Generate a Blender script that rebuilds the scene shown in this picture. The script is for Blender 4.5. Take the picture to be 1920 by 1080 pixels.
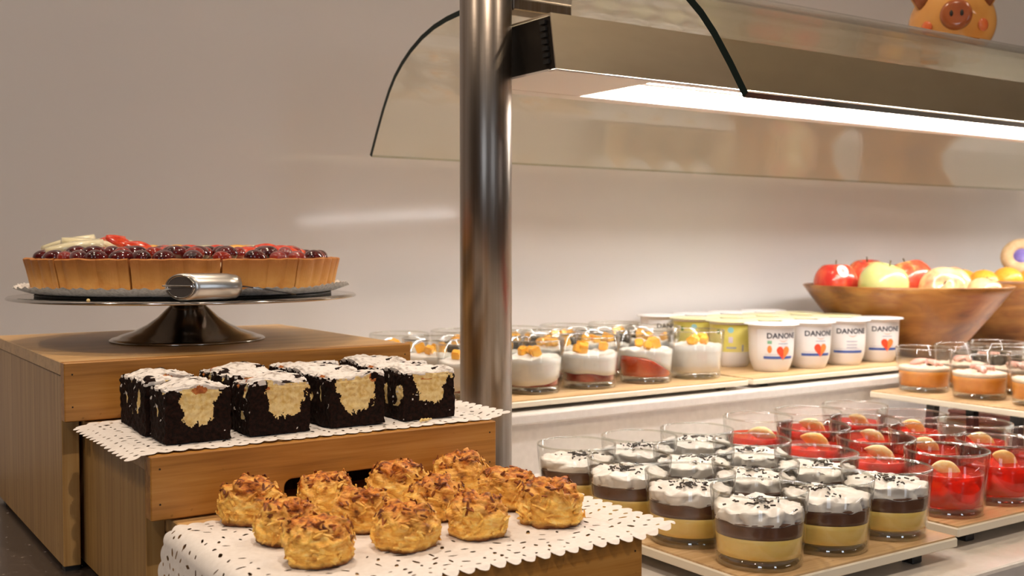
import bpy, bmesh, math, random
from mathutils import Vector, Matrix, noise as mnoise, Euler
PI = math.pi
R = math.radians
for o in list(bpy.data.objects): bpy.data.objects.remove(o)
SC = bpy.context.scene
COL = SC.collection

# ------------------------------------------------------------------ camera, world, exposure
CAMZ = 1.156                      # counter top is at z = 0.9
cam_d = bpy.data.cameras.new('camera'); cam = bpy.data.objects.new('camera', cam_d); COL.objects.link(cam)
cam.location = (0, 0, CAMZ)
cam.rotation_euler = (R(90 - 2.095), 0, R(-34))
cam_d.sensor_width = 36; cam_d.lens = 2050 / 1920 * 36
cam_d.clip_start = .02; cam_d.clip_end = 40
cam_d.dof.use_dof = True; cam_d.dof.focus_distance = .82; cam_d.dof.aperture_fstop = 13
SC.camera = cam
W = bpy.data.worlds.new('world'); SC.world = W; W.use_nodes = True
W.node_tree.nodes['Background'].inputs[0].default_value = (1.0, .86, .72, 1)
W.node_tree.nodes['Background'].inputs[1].default_value = .25
vs = SC.view_settings
vs.view_transform = 'Standard'; vs.look = 'None'; vs.gamma = 1; vs.use_curve_mapping = False
vs.exposure = 0.0
SPOT_W = 40; LED_E = 80; WIN_E = 5.0; LINE_E = 26

# ------------------------------------------------------------------ materials
def mk(name, base=(.8, .8, .8), rough=.5, metal=0, spec=.5, coat=0, coat_r=.05, trans=0, ior=1.45, sss=0, sss_r=(.01, .005, .003), emit=None, es=0):
    m = bpy.data.materials.new(name); m.use_nodes = True
    b = m.node_tree.nodes['Principled BSDF']; I = b.inputs
    I['Base Color'].default_value = (*base, 1); I['Roughness'].default_value = rough; I['Metallic'].default_value = metal
    I['Specular IOR Level'].default_value = spec; I['Coat Weight'].default_value = coat; I['Coat Roughness'].default_value = coat_r
    I['Transmission Weight'].default_value = trans; I['IOR'].default_value = ior
    if sss:
        I['Subsurface Weight'].default_value = sss; I['Subsurface Radius'].default_value = sss_r; I['Subsurface Scale'].default_value = 1
    if emit:
        I['Emission Color'].default_value = (*emit, 1); I['Emission Strength'].default_value = es
    return m
def nodes(m): return m.node_tree.nodes, m.node_tree.links, m.node_tree.nodes['Principled BSDF']
def coords(m, scale=(1, 1, 1), space='Object'):
    n, l, b = nodes(m)
    tc = n.new('ShaderNodeTexCoord'); mp = n.new('ShaderNodeMapping'); mp.inputs['Scale'].default_value = scale
    l.new(tc.outputs[space], mp.inputs['Vector']); return mp.outputs['Vector']
def tex(m, vec, scale=10, detail=4, rough=.55, dist=0, kind='noise'):
    n, l, b = nodes(m)
    if kind == 'noise':
        t = n.new('ShaderNodeTexNoise'); t.inputs['Detail'].default_value = detail; t.inputs['Roughness'].default_value = rough; t.inputs['Distortion'].default_value = dist
        out = t.outputs['Fac']
    else:
        t = n.new('ShaderNodeTexVoronoi'); out = t.outputs['Distance']
    t.inputs['Scale'].default_value = scale; l.new(vec, t.inputs['Vector']); return out
def ramp(m, fac, stops):
    n, l, b = nodes(m)
    r = n.new('ShaderNodeValToRGB'); cr = r.color_ramp
    while len(cr.elements) < len(stops): cr.elements.new(.5)
    for e, (p, c) in zip(cr.elements, stops): e.position = p; e.color = (*c, 1)
    l.new(fac, r.inputs[0]); return r.outputs[0]
def mixc(m, fac, a, bb, mode='MIX'):
    n, l, b = nodes(m)
    x = n.new('ShaderNodeMix'); x.data_type = 'RGBA'; x.blend_type = mode
    for s, v in ((0, fac), (6, a), (7, bb)):
        if hasattr(v, 'is_output'): l.new(v, x.inputs[s])
        elif s == 0: x.inputs[0].default_value = v
        else: x.inputs[s].default_value = (*v, 1)
    return x.outputs[2]
def setc(m, c): n, l, b = nodes(m); l.new(c, b.inputs['Base Color'])
def bump(m, h, strength=.3, dist=.001):
    n, l, b = nodes(m)
    x = n.new('ShaderNodeBump'); x.inputs['Strength'].default_value = strength; x.inputs['Distance'].default_value = dist
    l.new(h, x.inputs['Height']); l.new(x.outputs[0], b.inputs['Normal'])
def math_n(m, op, a, bval):
    n, l, b = nodes(m); x = n.new('ShaderNodeMath'); x.operation = op
    for i, v in enumerate((a, bval)):
        if hasattr(v, 'is_output'): l.new(v, x.inputs[i])
        else: x.inputs[i].default_value = v
    return x.outputs[0]
def sep(m, vec, ax):
    n, l, b = nodes(m); x = n.new('ShaderNodeSeparateXYZ'); l.new(vec, x.inputs[0]); return x.outputs[ax]

def wood(name, dark, mid, light, axis='x', rough=.42, k=1.0):
    m = mk(name, mid, rough, coat=.12, coat_r=.25)
    s = {'x': (2.2, 60, 60), 'y': (60, 2.2, 60), 'z': (60, 60, 2.2)}[axis]
    f = tex(m, coords(m, tuple(q * k for q in s)), 3.0, 5, .6, .15)
    s2 = {'x': (.6, 38, 38), 'y': (38, .6, 38), 'z': (38, 38, .6)}[axis]
    f2 = tex(m, coords(m, s2), 1.0, 1, .4)
    c = ramp(m, f, [(.3, dark), (.5, mid), (.72, light)])
    c2 = ramp(m, f2, [(.35, (.78, .74, .70)), (.6, (1, 1, 1))])
    c = mixc(m, .55, c, c2, 'MULTIPLY')
    sp = tex(m, coords(m, (30, 30, 30)), 4, 2)
    c = mixc(m, ramp(m, sp, [(.70, (0, 0, 0)), (.76, (.5, .5, .5))]), c, tuple(q * .6 for q in dark))
    setc(m, c); bump(m, f, .12, .0006)
    return m
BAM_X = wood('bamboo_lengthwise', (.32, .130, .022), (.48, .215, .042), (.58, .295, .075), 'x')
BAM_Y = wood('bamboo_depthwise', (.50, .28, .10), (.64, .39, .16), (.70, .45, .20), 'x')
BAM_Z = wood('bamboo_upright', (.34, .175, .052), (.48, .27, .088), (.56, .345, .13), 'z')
TRAYW = wood('tray_bamboo', (.42, .25, .11), (.60, .40, .20), (.72, .52, .30), 'x')
TRAYE = mk('tray_edge_cream', (.72, .65, .52), .5)
BOWLW = mk('acacia_bowl', (.2, .09, .03), .38, coat=.12, coat_r=.15)
_v = coords(BOWLW, (1, 1, 1)); _f = tex(BOWLW, coords(BOWLW, (7, 7, 24)), 2, 4, .6, 1.2); _g = tex(BOWLW, _v, 14, 2)
setc(BOWLW, mixc(BOWLW, .5, ramp(BOWLW, _f, [(.3, (.11, .032, .005)), (.5, (.28, .10, .016)), (.7, (.44, .20, .042))]), ramp(BOWLW, _g, [(.38, (.13, .040, .007)), (.60, (.42, .19, .04))])))

WALL = mk('wall_gloss_paint', (.64, .585, .545), .5, coat=.55, coat_r=.07)
_f = tex(WALL, coords(WALL), 1.2, 2); setc(WALL, ramp(WALL, _f, [(.3, (.60, .562, .540)), (.7, (.67, .632, .610))]))
CEIL = mk('ceiling_paint', (.6, .55, .48), .8)
FLOOR = mk('floor_dark_wood', (.10, .06, .035), .4)
_f = tex(FLOOR, coords(FLOOR, (1, 12, 1)), 2, 4); setc(FLOOR, ramp(FLOOR, _f, [(.3, (.07, .04, .022)), (.7, (.15, .09, .05))]))
WALLD = mk('wall_brown_paint', (.20, .14, .10), .7)
_f = tex(WALLD, coords(WALLD), 2, 2); setc(WALLD, ramp(WALLD, _f, [(.3, (.17, .115, .08)), (.7, (.23, .165, .12))]))
CTOPW = mk('worktop_white', (.66, .61, .56), .22, coat=.2)
_f = tex(CTOPW, coords(CTOPW), 60, 3); setc(CTOPW, ramp(CTOPW, _f, [(.3, (.62, .57, .52)), (.7, (.69, .64, .59))]))
SHELFW = mk('shelf_white_laminate', (.74, .69, .65), .3)
_f = tex(SHELFW, coords(SHELFW), 120, 3); setc(SHELFW, ramp(SHELFW, _f, [(.3, (.70, .65, .61)), (.7, (.77, .72, .68))]))
CTOPD = mk('worktop_dark_stone', (.045, .034, .028), .25)
_f = tex(CTOPD, coords(CTOPD), 160, 2, .5); setc(CTOPD, ramp(CTOPD, _f, [(.55, (.05, .037, .03)), (.70, (.09, .07, .06)), (.76, (.35, .3, .26))]))
CABW = mk('cabinet_front', (.25, .2, .16), .5)

STEEL = mk('brushed_steel', (.62, .55, .45), .40, 1)
_g = tex(STEEL, coords(STEEL, (6, 25, 18)), 1, 4, .6); setc(STEEL, ramp(STEEL, _g, [(.3, (.60, .51, .39)), (.7, (.70, .61, .48))]))
bump(STEEL, tex(STEEL, coords(STEEL, (6, 500, 500)), 1, 3), .06, .0004)
POSTM = mk('tube_steel', (.30, .27, .24), .32, 1)
_f = tex(POSTM, coords(POSTM, (30, 30, .3)), 6, 4, .7); setc(POSTM, ramp(POSTM, _f, [(.3, (.23, .185, .15)), (.7, (.36, .32, .285))]))
_f = tex(POSTM, coords(POSTM, (8, 8, 60)), 4, 4); bump(POSTM, _f, .08, .0005)
CHROME = mk('polished_steel', (.62, .59, .55), .12, 1)
_f = tex(CHROME, coords(CHROME, (20, 20, 20)), 3, 4); setc(CHROME, ramp(CHROME, _f, [(.3, (.56, .53, .49)), (.7, (.66, .63, .6))]))
CHROMED = mk('steel_dark_reflection', (.34, .30, .26), .14, 1)  # stand foot and collar: dark brown reflection put into the base colour
STEELG = mk('grey_metal_cap', (.16, .14, .13), .45, .7)
STEELS = mk('satin_steel', (.74, .71, .66), .30, 1)
DARKM = mk('dark_metal', (.035, .028, .022), .5, .6)
BLACK = mk('black_plastic', (.012, .012, .012), .45)
WPANEL = mk('white_metal_panel', (.75, .68, .6), .35)
LEDM = mk('led_tube', (1, 1, 1), .5, emit=(1.0, .98, .965), es=LED_E)
LINEM = mk('linear_lamp_glow', (1, 1, 1), .5, emit=(1.0, .93, .92), es=LINE_E)
SPOTM = mk('spot_lens', (1, 1, 1), .5, emit=(1, .78, .55), es=8)
WINM = mk('daylight_pane', (.8, .85, 1), .3, emit=(.75, .86, 1.0), es=WIN_E)

def thin_glass(name, tint, gloss=1.0, base=.04):
    m = bpy.data.materials.new(name); m.use_nodes = True
    n, l = m.node_tree.nodes, m.node_tree.links; n.clear()
    out = n.new('ShaderNodeOutputMaterial'); mx = n.new('ShaderNodeMixShader'); tr = n.new('ShaderNodeBsdfTransparent'); gl = n.new('ShaderNodeBsdfGlossy')
    tr.inputs[0].default_value = (*tint, 1); gl.inputs['Roughness'].default_value = .015; gl.inputs[0].default_value = (gloss, gloss, gloss, 1)
    lw = n.new('ShaderNodeLayerWeight'); lw.inputs[0].default_value = .5
    p = n.new('ShaderNodeMath'); p.operation = 'POWER'; p.inputs[1].default_value = 5
    q = n.new('ShaderNodeMath'); q.operation = 'MULTIPLY_ADD'; q.inputs[1].default_value = 1 - base; q.inputs[2].default_value = base
    l.new(lw.outputs['Facing'], p.inputs[0]); l.new(p.outputs[0], q.inputs[0]); l.new(q.outputs[0], mx.inputs[0])
    l.new(tr.outputs[0], mx.inputs[1]); l.new(gl.outputs[0], mx.inputs[2]); l.new(mx.outputs[0], out.inputs[0])
    return m
PANE = thin_glass('guard_glass', (.975, .965, .905))
CUPG = thin_glass('cup_glass', (.985, .985, .975))
PANEE = mk('glass_cut_edge', (.004, .012, .009), .3, spec=.2)
PANEL = thin_glass('clear_cut_edge', (.62, .64, .52))
CUPR = thin_glass('cup_rim_glass', (.92, .93, .90), base=.16)
CUPB = thin_glass('cup_base_glass', (.95, .96, .93), base=.20)

def blotch(name, c1, c2, scale, rough=.5, lo=.35, hi=.65, bs=0, bd=.001, **kw):
    m = mk(name, c1, rough, **kw); f = tex(m, coords(m), scale, 5, .6); setc(m, ramp(m, f, [(lo, c1), (hi, c2)]))
    if bs: bump(m, f, bs, bd)
    return m
CHOC = blotch('chocolate_sponge', (.006, .0025, .0015), (.030, .009, .005), 420, .85, .4, .75, .8, .0015, spec=.2)
CHEESE = blotch('cheesecake', (.70, .46, .13), (.86, .68, .33), 330, .75, .3, .6, .7, .0012)
SUGAR = blotch('icing_sugar', (.26, .19, .15), (.80, .75, .71), 150, .95, .28, .50, .6, .0012)
TOAST = blotch('toasted_spot', (.34, .075, .012), (.60, .22, .05), 300, .7, .35, .65)
MAC = mk('coconut_macaroon', (.8, .5, .15), .6, sss=.12, sss_r=(.006, .003, .001))
_c = coords(MAC); _z = sep(MAC, _c, 2)
_nf = tex(MAC, coords(MAC, (1, 1, 2.2)), 150, 4, .65)
_nb = tex(MAC, coords(MAC), 90, 3, .6)
_zz = math_n(MAC, 'ADD', math_n(MAC, 'MULTIPLY', _z, 30.0), math_n(MAC, 'MULTIPLY', math_n(MAC, 'SUBTRACT', _nb, .5), 1.5))
_pale = ramp(MAC, _nf, [(.3, (.76, .32, .045)), (.5, (.92, .53, .10)), (.70, (.95, .70, .26))])
_top = ramp(MAC, _nf, [(.36, (.09, .017, .003)), (.49, (.50, .135, .014)), (.66, (.86, .37, .055))])
_cc = mixc(MAC, ramp(MAC, _zz, [(.36, (0, 0, 0)), (.80, (1, 1, 1))]), _pale, _top)
_cc = mixc(MAC, ramp(MAC, math_n(MAC, 'ADD', math_n(MAC, 'MULTIPLY', _z, 150.0), math_n(MAC, 'SUBTRACT', _nb, .3)), [(.25, (1, 1, 1)), (.75, (0, 0, 0))]), _cc, (.20, .06, .012))
setc(MAC, _cc); bump(MAC, _nf, .8, .002)
MACT = blotch('scorched_coconut', (.10, .022, .004), (.40, .11, .016), 200, .6)
MACF = blotch('coconut_flake', (.62, .28, .05), (.85, .58, .22), 200, .6)
PAPER = mk('lace_paper', (.80, .74, .69), .75)
_f = tex(PAPER, coords(PAPER), 260, 3); setc(PAPER, ramp(PAPER, _f, [(.3, (.76, .70, .65)), (.7, (.83, .775, .73))])); bump(PAPER, tex(PAPER, coords(PAPER), 180, 2), .25, .0006)
SILVERP = mk('silver_paper', (.8, .78, .76), .5, 0)
_f = tex(SILVERP, coords(SILVERP), 380, kind='v'); setc(SILVERP, ramp(SILVERP, _f, [(.1, (.66, .64, .61)), (.6, (.90, .88, .85))])); bump(SILVERP, _f, .6, .0012)
CRUST = mk('tart_crust', (.42, .18, .05), .6)
_c = coords(CRUST); _f = tex(CRUST, _c, 70, 5, .6); _z = sep(CRUST, _c, 2)
_a = ramp(CRUST, _f, [(.3, (.58, .25, .05)), (.7, (.76, .42, .12))]); _b2 = ramp(CRUST, _f, [(.3, (.38, .12, .022)), (.7, (.58, .24, .06))])
setc(CRUST, mixc(CRUST, ramp(CRUST, math_n(CRUST, 'ADD', math_n(CRUST, 'MULTIPLY', _z, 30), math_n(CRUST, 'MULTIPLY', math_n(CRUST, 'SUBTRACT', _f, .5), .8)), [(.35, (0, 0, 0)), (.85, (1, 1, 1))]), _a, _b2)); bump(CRUST, tex(CRUST, coords(CRUST), 300, 4), .4, .0008)
CUSTARD = blotch('pastry_cream', (.80, .68, .40), (.87, .78, .55), 60, .3, coat=.4)
GRAPE = blotch('grape_skin', (.022, .003, .004), (.13, .010, .010), 70, .12, coat=.8, coat_r=.03)
GRAPER = blotch('red_grape_skin', (.20, .012, .008), (.36, .04, .02), 70, .12, coat=.8, coat_r=.03)
STRAW = blotch('strawberry_flesh', (.55, .022, .008), (.80, .11, .035), 120, .2, coat=.6, coat_r=.05)
PEAR = blotch('pear_flesh', (.72, .63, .38), (.82, .75, .52), 60, .2, coat=.6, coat_r=.05)
PEACH = blotch('peach_flesh', (.85, .38, .04), (.9, .52, .10), 60, .2, coat=.6, coat_r=.05)

TCUST = blotch('vanilla_custard', (.92, .62, .14), (.95, .69, .21), 50, .35, sss=.15)
TCHOC = blotch('chocolate_mousse', (.105, .042, .022), (.15, .065, .036), 80, .4)
CREAM = blotch('whipped_cream', (.80, .75, .70), (.87, .83, .79), 90, .5, sss=.1, sss_r=(.004, .004, .004))
SPRINK = mk('chocolate_sprinkle', (.016, .008, .005), .4)
def jelly(name, c, tint, fac):
    m = mk(name, c, .08, coat=.5); n, l, b = nodes(m)
    out = n['Material Output']; mx = n.new('ShaderNodeMixShader'); tr = n.new('ShaderNodeBsdfTransparent'); tr.inputs[0].default_value = (*tint, 1)
    mx.inputs[0].default_value = fac; l.new(tr.outputs[0], mx.inputs[1]); l.new(b.outputs[0], mx.inputs[2]); l.new(mx.outputs[0], out.inputs[0])
    return m
JELLY = jelly('red_jelly', (.95, .05, .022), (1, .15, .075), .40)
JCUBE = blotch('fruit_cube', (.95, .28, .08), (.98, .50, .18), 60, .4, sss=.1)
TANG = blotch('tangerine_flesh', (.90, .45, .09), (.92, .62, .25), 110, .35)
PITH = blotch('tangerine_pith', (.92, .56, .17), (.93, .76, .46), 140, .5)
YOG = blotch('thick_yogurt', (.80, .77, .72), (.85, .82, .78), 60, .35, sss=.1, sss_r=(.004, .004, .004))
JAM = blotch('berry_jam', (.13, .006, .008), (.26, .015, .012), 60, .15, coat=.5)
JAMR = blotch('strawberry_jam', (.35, .03, .008), (.52, .07, .015), 60, .15, coat=.5)
MANGO = blotch('mango_cube', (.96, .42, .03), (.98, .58, .10), 60, .25, coat=.4)
MOUSSE = blotch('orange_mousse', (.66, .23, .03), (.76, .31, .045), 50, .4, sss=.1)
FOAM = blotch('pale_foam', (.76, .58, .42), (.82, .68, .54), 80, .5)
PINKF = blotch('pink_fruit', (.70, .30, .26), (.80, .48, .38), 60, .35)
PINKG = blotch('pink_glaze', (.78, .30, .27), (.84, .42, .38), 40, .2, coat=.4)
POTW = mk('pot_white_plastic', (.78, .74, .71), .35, sss=.1, sss_r=(.004, .003, .003))
POTY = mk('pot_yellow_sleeve', (.74, .62, .14), .4); _f = tex(POTY, coords(POTY), 20, 2); setc(POTY, ramp(POTY, _f, [(.35, (.62, .55, .10)), (.65, (.82, .72, .28))]))
LIDW = blotch('foil_lid_white', (.80, .78, .78), (.86, .85, .86), 60, .3)
LIDY = blotch('foil_lid_yellow', (.78, .74, .36), (.84, .82, .60), 40, .3)
LBLW = mk('label_white', (.80, .78, .77), .4)
PRN = {k: mk('print_' + k, c, .45) for k, c in dict(navy=(.02, .018, .03), blue=(.05, .10, .36), grey=(.35, .36, .46), red=(.70, .06, .02), orange=(.86, .22, .05), peach=(.85, .45, .36), green=(.22, .46, .30), teal=(.30, .60, .62), lilac=(.58, .52, .62), dkgreen=(.06, .22, .05)).items()}
APR = mk('apple_red', (.6, .05, .03), .22, coat=.3)
_f = tex(APR, coords(APR, (1, 1, .35)), 40, 3, .6); setc(APR, ramp(APR, _f, [(.38, (.58, .035, .025)), (.58, (.72, .12, .05)), (.72, (.80, .50, .16))]))
APG = blotch('apple_green', (.62, .66, .20), (.74, .74, .34), 12, .22, coat=.3)
APY = mk('apple_blush', (.8, .6, .3), .22, coat=.3)
_f = tex(APY, coords(APY, (1, 1, .5)), 22, 3, .6); setc(APY, ramp(APY, _f, [(.36, (.78, .22, .12)), (.5, (.84, .56, .28)), (.66, (.82, .72, .40))]))
ORNG = mk('orange_peel', (.88, .40, .03), .35, coat=.2); _f = tex(ORNG, coords(ORNG), 260, 2); setc(ORNG, ramp(ORNG, _f, [(.3, (.84, .34, .02)), (.7, (.92, .46, .06))])); bump(ORNG, _f, .25, .0008)
STEM = mk('fruit_stem', (.10, .07, .02), .7)
STICK = mk('fruit_sticker', (.82, .78, .76), .4)
PASTRY = blotch('pastry_tan', (.55, .36, .18), (.72, .54, .32), 50, .6)
PURPLE = blotch('purple_filling', (.16, .12, .42), (.25, .20, .55), 60, .4)
PIG = blotch('pig_ceramic', (.72, .31, .07), (.78, .38, .10), 14, .12, coat=.6)
PIGD = blotch('pig_snout_glaze', (.30, .075, .025), (.38, .11, .035), 30, .15, coat=.5)
PIGR = blotch('pig_cheek_paint', (.70, .12, .03), (.76, .20, .06), 40, .2, coat=.5)

# ------------------------------------------------------------------ mesh helpers
def ob(name, me, m, parent=None, loc=(0, 0, 0), rot=(0, 0, 0), smooth=False):
    if m is not None and not me.materials: me.materials.append(m)
    if smooth:
        me.polygons.foreach_set('use_smooth', [True] * len(me.polygons))
    o = bpy.data.objects.new(name, me); COL.objects.link(o)
    o.location = loc; o.rotation_euler = rot
    if parent: o.parent = parent
    return o
def pd(v, f, name='mesh'):
    me = bpy.data.meshes.new(name); me.from_pydata(v, [], f); me.update(); return me
def fixn(me):
    bm = bmesh.new(); bm.from_mesh(me); bmesh.ops.recalc_face_normals(bm, faces=bm.faces); bm.to_mesh(me); bm.free(); return me
def bm_mesh(bm, name='mesh', recalc=True):
    if recalc: bmesh.ops.recalc_face_normals(bm, faces=bm.faces)
    me = bpy.data.meshes.new(name); bm.to_mesh(me); bm.free(); return me
def add_box(bm, x0, x1, y0, y1, z0, z1, bev=0, seg=2):
    r = bmesh.ops.create_cube(bm, size=1); vs_ = r['verts']
    for v in vs_: v.co = Vector(((x0 + x1) / 2 + v.co.x * (x1 - x0), (y0 + y1) / 2 + v.co.y * (y1 - y0), (z0 + z1) / 2 + v.co.z * (z1 - z0)))
    if bev:
        es = list({e for v in vs_ for e in v.link_edges}); bmesh.ops.bevel(bm, geom=es, offset=bev, segments=seg, profile=.5, affect='EDGES')
def box(x0, x1, y0, y1, z0, z1, bev=0, seg=2):
    bm = bmesh.new(); add_box(bm, x0, x1, y0, y1, z0, z1, bev, seg); return bm_mesh(bm)
def lathe(prof, n=48, closed=False):
    v, f = [], []
    for r, z in prof:
        for i in range(n): a = 2 * PI * i / n; v.append((r * math.cos(a), r * math.sin(a), z))
    m = len(prof)
    for j in range(m - 1 + (1 if closed else 0)):
        k = (j + 1) % m
        for i in range(n): f.append((j * n + i, j * n + (i + 1) % n, k * n + (i + 1) % n, k * n + i))
    me = pd(v, f); bm = bmesh.new(); bm.from_mesh(me); bmesh.ops.remove_doubles(bm, verts=bm.verts, dist=1e-6)
    bmesh.ops.recalc_face_normals(bm, faces=bm.faces); bm.to_mesh(me); bm.free(); return me
def add_tube(bm, p0, p1, r0, r1=None, n=12):
    r1 = r0 if r1 is None else r1; p0, p1 = Vector(p0), Vector(p1); d = p1 - p0
    M = Matrix.Translation((p0 + p1) / 2) @ d.to_track_quat('Z', 'Y').to_matrix().to_4x4()
    bmesh.ops.create_cone(bm, cap_ends=True, segments=n, radius1=r0, radius2=r1, depth=d.length, matrix=M)
def tube(p0, p1, r0, r1=None, n=12):
    bm = bmesh.new(); add_tube(bm, p0, p1, r0, r1, n); return bm_mesh(bm)
def sphere(rx, ry, rz, u=24, v=16):
    bm = bmesh.new(); bmesh.ops.create_uvsphere(bm, u_segments=u, v_segments=v, radius=1, matrix=Matrix.Diagonal((rx, ry, rz, 1))); return bm_mesh(bm)
def N(p, s, seed=0): return mnoise.noise(Vector((p[0] * s + seed * 7.3, p[1] * s + seed * 3.1, p[2] * s - seed * 5.7)))
def thing(name, label, cat, loc=(0, 0, 0), rz=0, group=None, kind=None):
    o = bpy.data.objects.new(name, None); COL.objects.link(o); o.location = loc; o.rotation_euler = (0, 0, rz); o.empty_display_size = .02
    return tag(o, label, cat, group, kind)
def tag(o, label=None, cat=None, group=None, kind=None):
    if label: o['label'] = label
    if cat: o['category'] = cat
    if group: o['group'] = group
    if kind: o['kind'] = kind
    return o
ORD = ['first', 'second', 'third', 'fourth', 'fifth', 'sixth']

# ------------------------------------------------------------------ room shell
YW = 1.36; X0, X1, Y0 = -2.4, 4.6, -4.2; ZC = 2.85
def struct(name, me, m, **kw): return tag(ob(name, me, m, **kw), kind='structure')
struct('wall_back', box(X0, X1, YW, YW + .1, 0, ZC), WALL)
struct('wall_left', box(X0 - .1, X0, Y0, YW + .1, 0, ZC), WALLD)
struct('wall_right', box(X1, X1 + .1, Y0, YW + .1, 0, ZC), WALLD)
struct('wall_front', box(X0 - .1, X1 + .1, Y0 - .1, Y0, 0, ZC), WALLD)
struct('floor', box(X0 - .1, X1 + .1, Y0 - .1, YW + .1, -.1, 0), FLOOR)
struct('ceiling', box(X0 - .1, X1 + .1, Y0 - .1, YW + .1, ZC, ZC + .1), CEIL)
def window(name, loc, rz, hw_, hh):
    w = bpy.data.objects.new(name, None); COL.objects.link(w); w.location = loc; w.rotation_euler = (0, 0, rz); tag(w, kind='structure')
    bm = bmesh.new()
    for a in ((-hw_ - .06, -hw_, 0, .05, 0, hh), (hw_, hw_ + .06, 0, .05, 0, hh), (-hw_, hw_, 0, .05, 0, .06), (-hw_, hw_, 0, .05, hh - .06, hh), (-.02, .02, 0, .05, .06, hh - .06)): add_box(bm, *a)
    ob('window_frame', bm_mesh(bm), WPANEL, w)
    ob('pane', box(-hw_, -.02, .01, .02, .06, hh - .06), WINM, w); ob('pane', box(.02, hw_, .01, .02, .06, hh - .06), WINM, w)
window('window_1', (.42, Y0, .7), 0, .22, 1.8)              # in the wall behind the photographer
window('added_window', (X0, -2.6, .9), -PI / 2, .5, 1.5)        # unseen, added to the left wall for bluish light from that side

# ceiling downlights
def downlight(x, y, label, watt=1.0):
    t = thing('ceiling_downlight', label, 'ceiling lamp', (x, y, ZC), group='ceiling downlights')
    ob('trim_ring', lathe([(.04, -.001), (.055, -.001), (.055, -.008), (.043, -.012), (.04, -.006)], 32, True), WPANEL, t, smooth=True)
    ob('lens', lathe([(0, -.003), (.039, -.003), (.039, -.001), (0, -.001)], 24), SPOTM, t)
    ld = bpy.data.lights.new('downlight_beam', 'SPOT'); ld.energy = SPOT_W * watt; ld.color = (1, .82, .64); ld.spot_size = R(118); ld.spot_blend = .6; ld.shadow_soft_size = .022
    lo = bpy.data.objects.new('downlight_beam', ld); COL.objects.link(lo); lo.location = (0, 0, -.02); lo.parent = t
DL = [(.33, .98, 'over the cake stand', 1.15), (-.95, .98, 'left of the cake stand', .8), (1.75, .75, 'over the fruit bowls', .55), (.1, -.25, 'just in front of the counter', 1.25),
      (-1.1, -.5, 'nearest the left wall', .9), (1.5, -.4, 'in front of the juice cups', 1.0), (3.0, -.4, 'at the far right of the front row', .7), (.1, -2.2, 'in the middle of the room', .7), (2.6, -2.4, 'above the hanging linear lamp', .6)]
for x, y, s, w in DL: downlight(x, y, 'round ceiling downlight ' + s, w)

# hanging linear lamp behind the photographer (mirrored in the glossy wall)
t = thing('linear_pendant_lamp', 'long white linear lamp hanging on two thin cables behind the counter aisle', 'pendant lamp', (2.39, -2.08, 1.315))
ob('lamp_housing', box(-.025, .025, -.83, .83, .0, .03, .004), WPANEL, t); ob('diffuser', box(-.022, .022, -.80, .80, -.022, 0, .004), LINEM, t)
for y in (-.6, .6): ob('cable', tube((0, y, .03), (0, y, ZC - 1.315), .002), BLACK, t)

# ------------------------------------------------------------------ counters
CT = .9; SHZ = .97; CF = .50
t = thing('buffet_counter', 'white buffet counter top holding the dessert trays', 'counter', (.33, 0, 0))
ob('worktop', box(.0, 3.3, CF, YW - .025, CT - .03, CT, .003), CTOPW, t); ob('cabinet', box(.02, 3.28, CF + .05, YW - .025, 0, CT - .03), CABW, t)
t = thing('stone_counter', 'dark speckled stone counter top under the left of the wooden risers', 'counter', (.33, 0, 0))
ob('worktop', box(-2.5, -.001, CF, YW - .025, CT - .03, CT, .003), CTOPD, t); ob('cabinet', box(-2.48, -.02, CF + .05, YW - .025, 0, CT - .03), CABW, t)
t = thing('display_shelf', 'raised white laminate shelf along the wall behind the trays', 'shelf', (.61, 1.0, CT))
ob('shelf_top', box(0, 3.0, 0, YW - 1.0, .058, .07, .002), SHELFW, t); ob('front_panel', box(.005, 2.995, .006, .022, 0, .058), SHELFW, t); ob('end_panel', box(.005, .02, .022, YW - 1.0, 0, .058), SHELFW, t)

# ------------------------------------------------------------------ risers
def apron(w, h, th, notch=None, rad=.006):
    # upright board in XZ, thickness towards +Y, optional notch open at the bottom
    pts = [(0, 0), (0, h), (w, h), (w, 0)]
    if notch:
        a, b, top = notch; arc = []
        for k in range(5): q = PI / 2 * k / 4; arc.append((b - rad + rad * math.cos(q), top - rad + rad * math.sin(q)))
        for k in range(5): q = PI / 2 + PI / 2 * k / 4; arc.append((a + rad + rad * math.cos(q), top - rad + rad * math.sin(q)))
        pts += [(b, 0)] + arc + [(a, 0)]
    bm = bmesh.new(); vv = [bm.verts.new((x, 0, z)) for x, z in pts]; f = bm.faces.new(vv)
    r = bmesh.ops.extrude_face_region(bm, geom=[f]); bmesh.ops.translate(bm, verts=[v for v in r['geom'] if isinstance(v, bmesh.types.BMVert)], vec=(0, th, 0))
    bmesh.ops.bevel(bm, geom=[e for e in bm.edges if e.calc_face_angle(0) > 1.2], offset=.0007, segments=1, affect='EDGES')
    return bm_mesh(bm)
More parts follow.
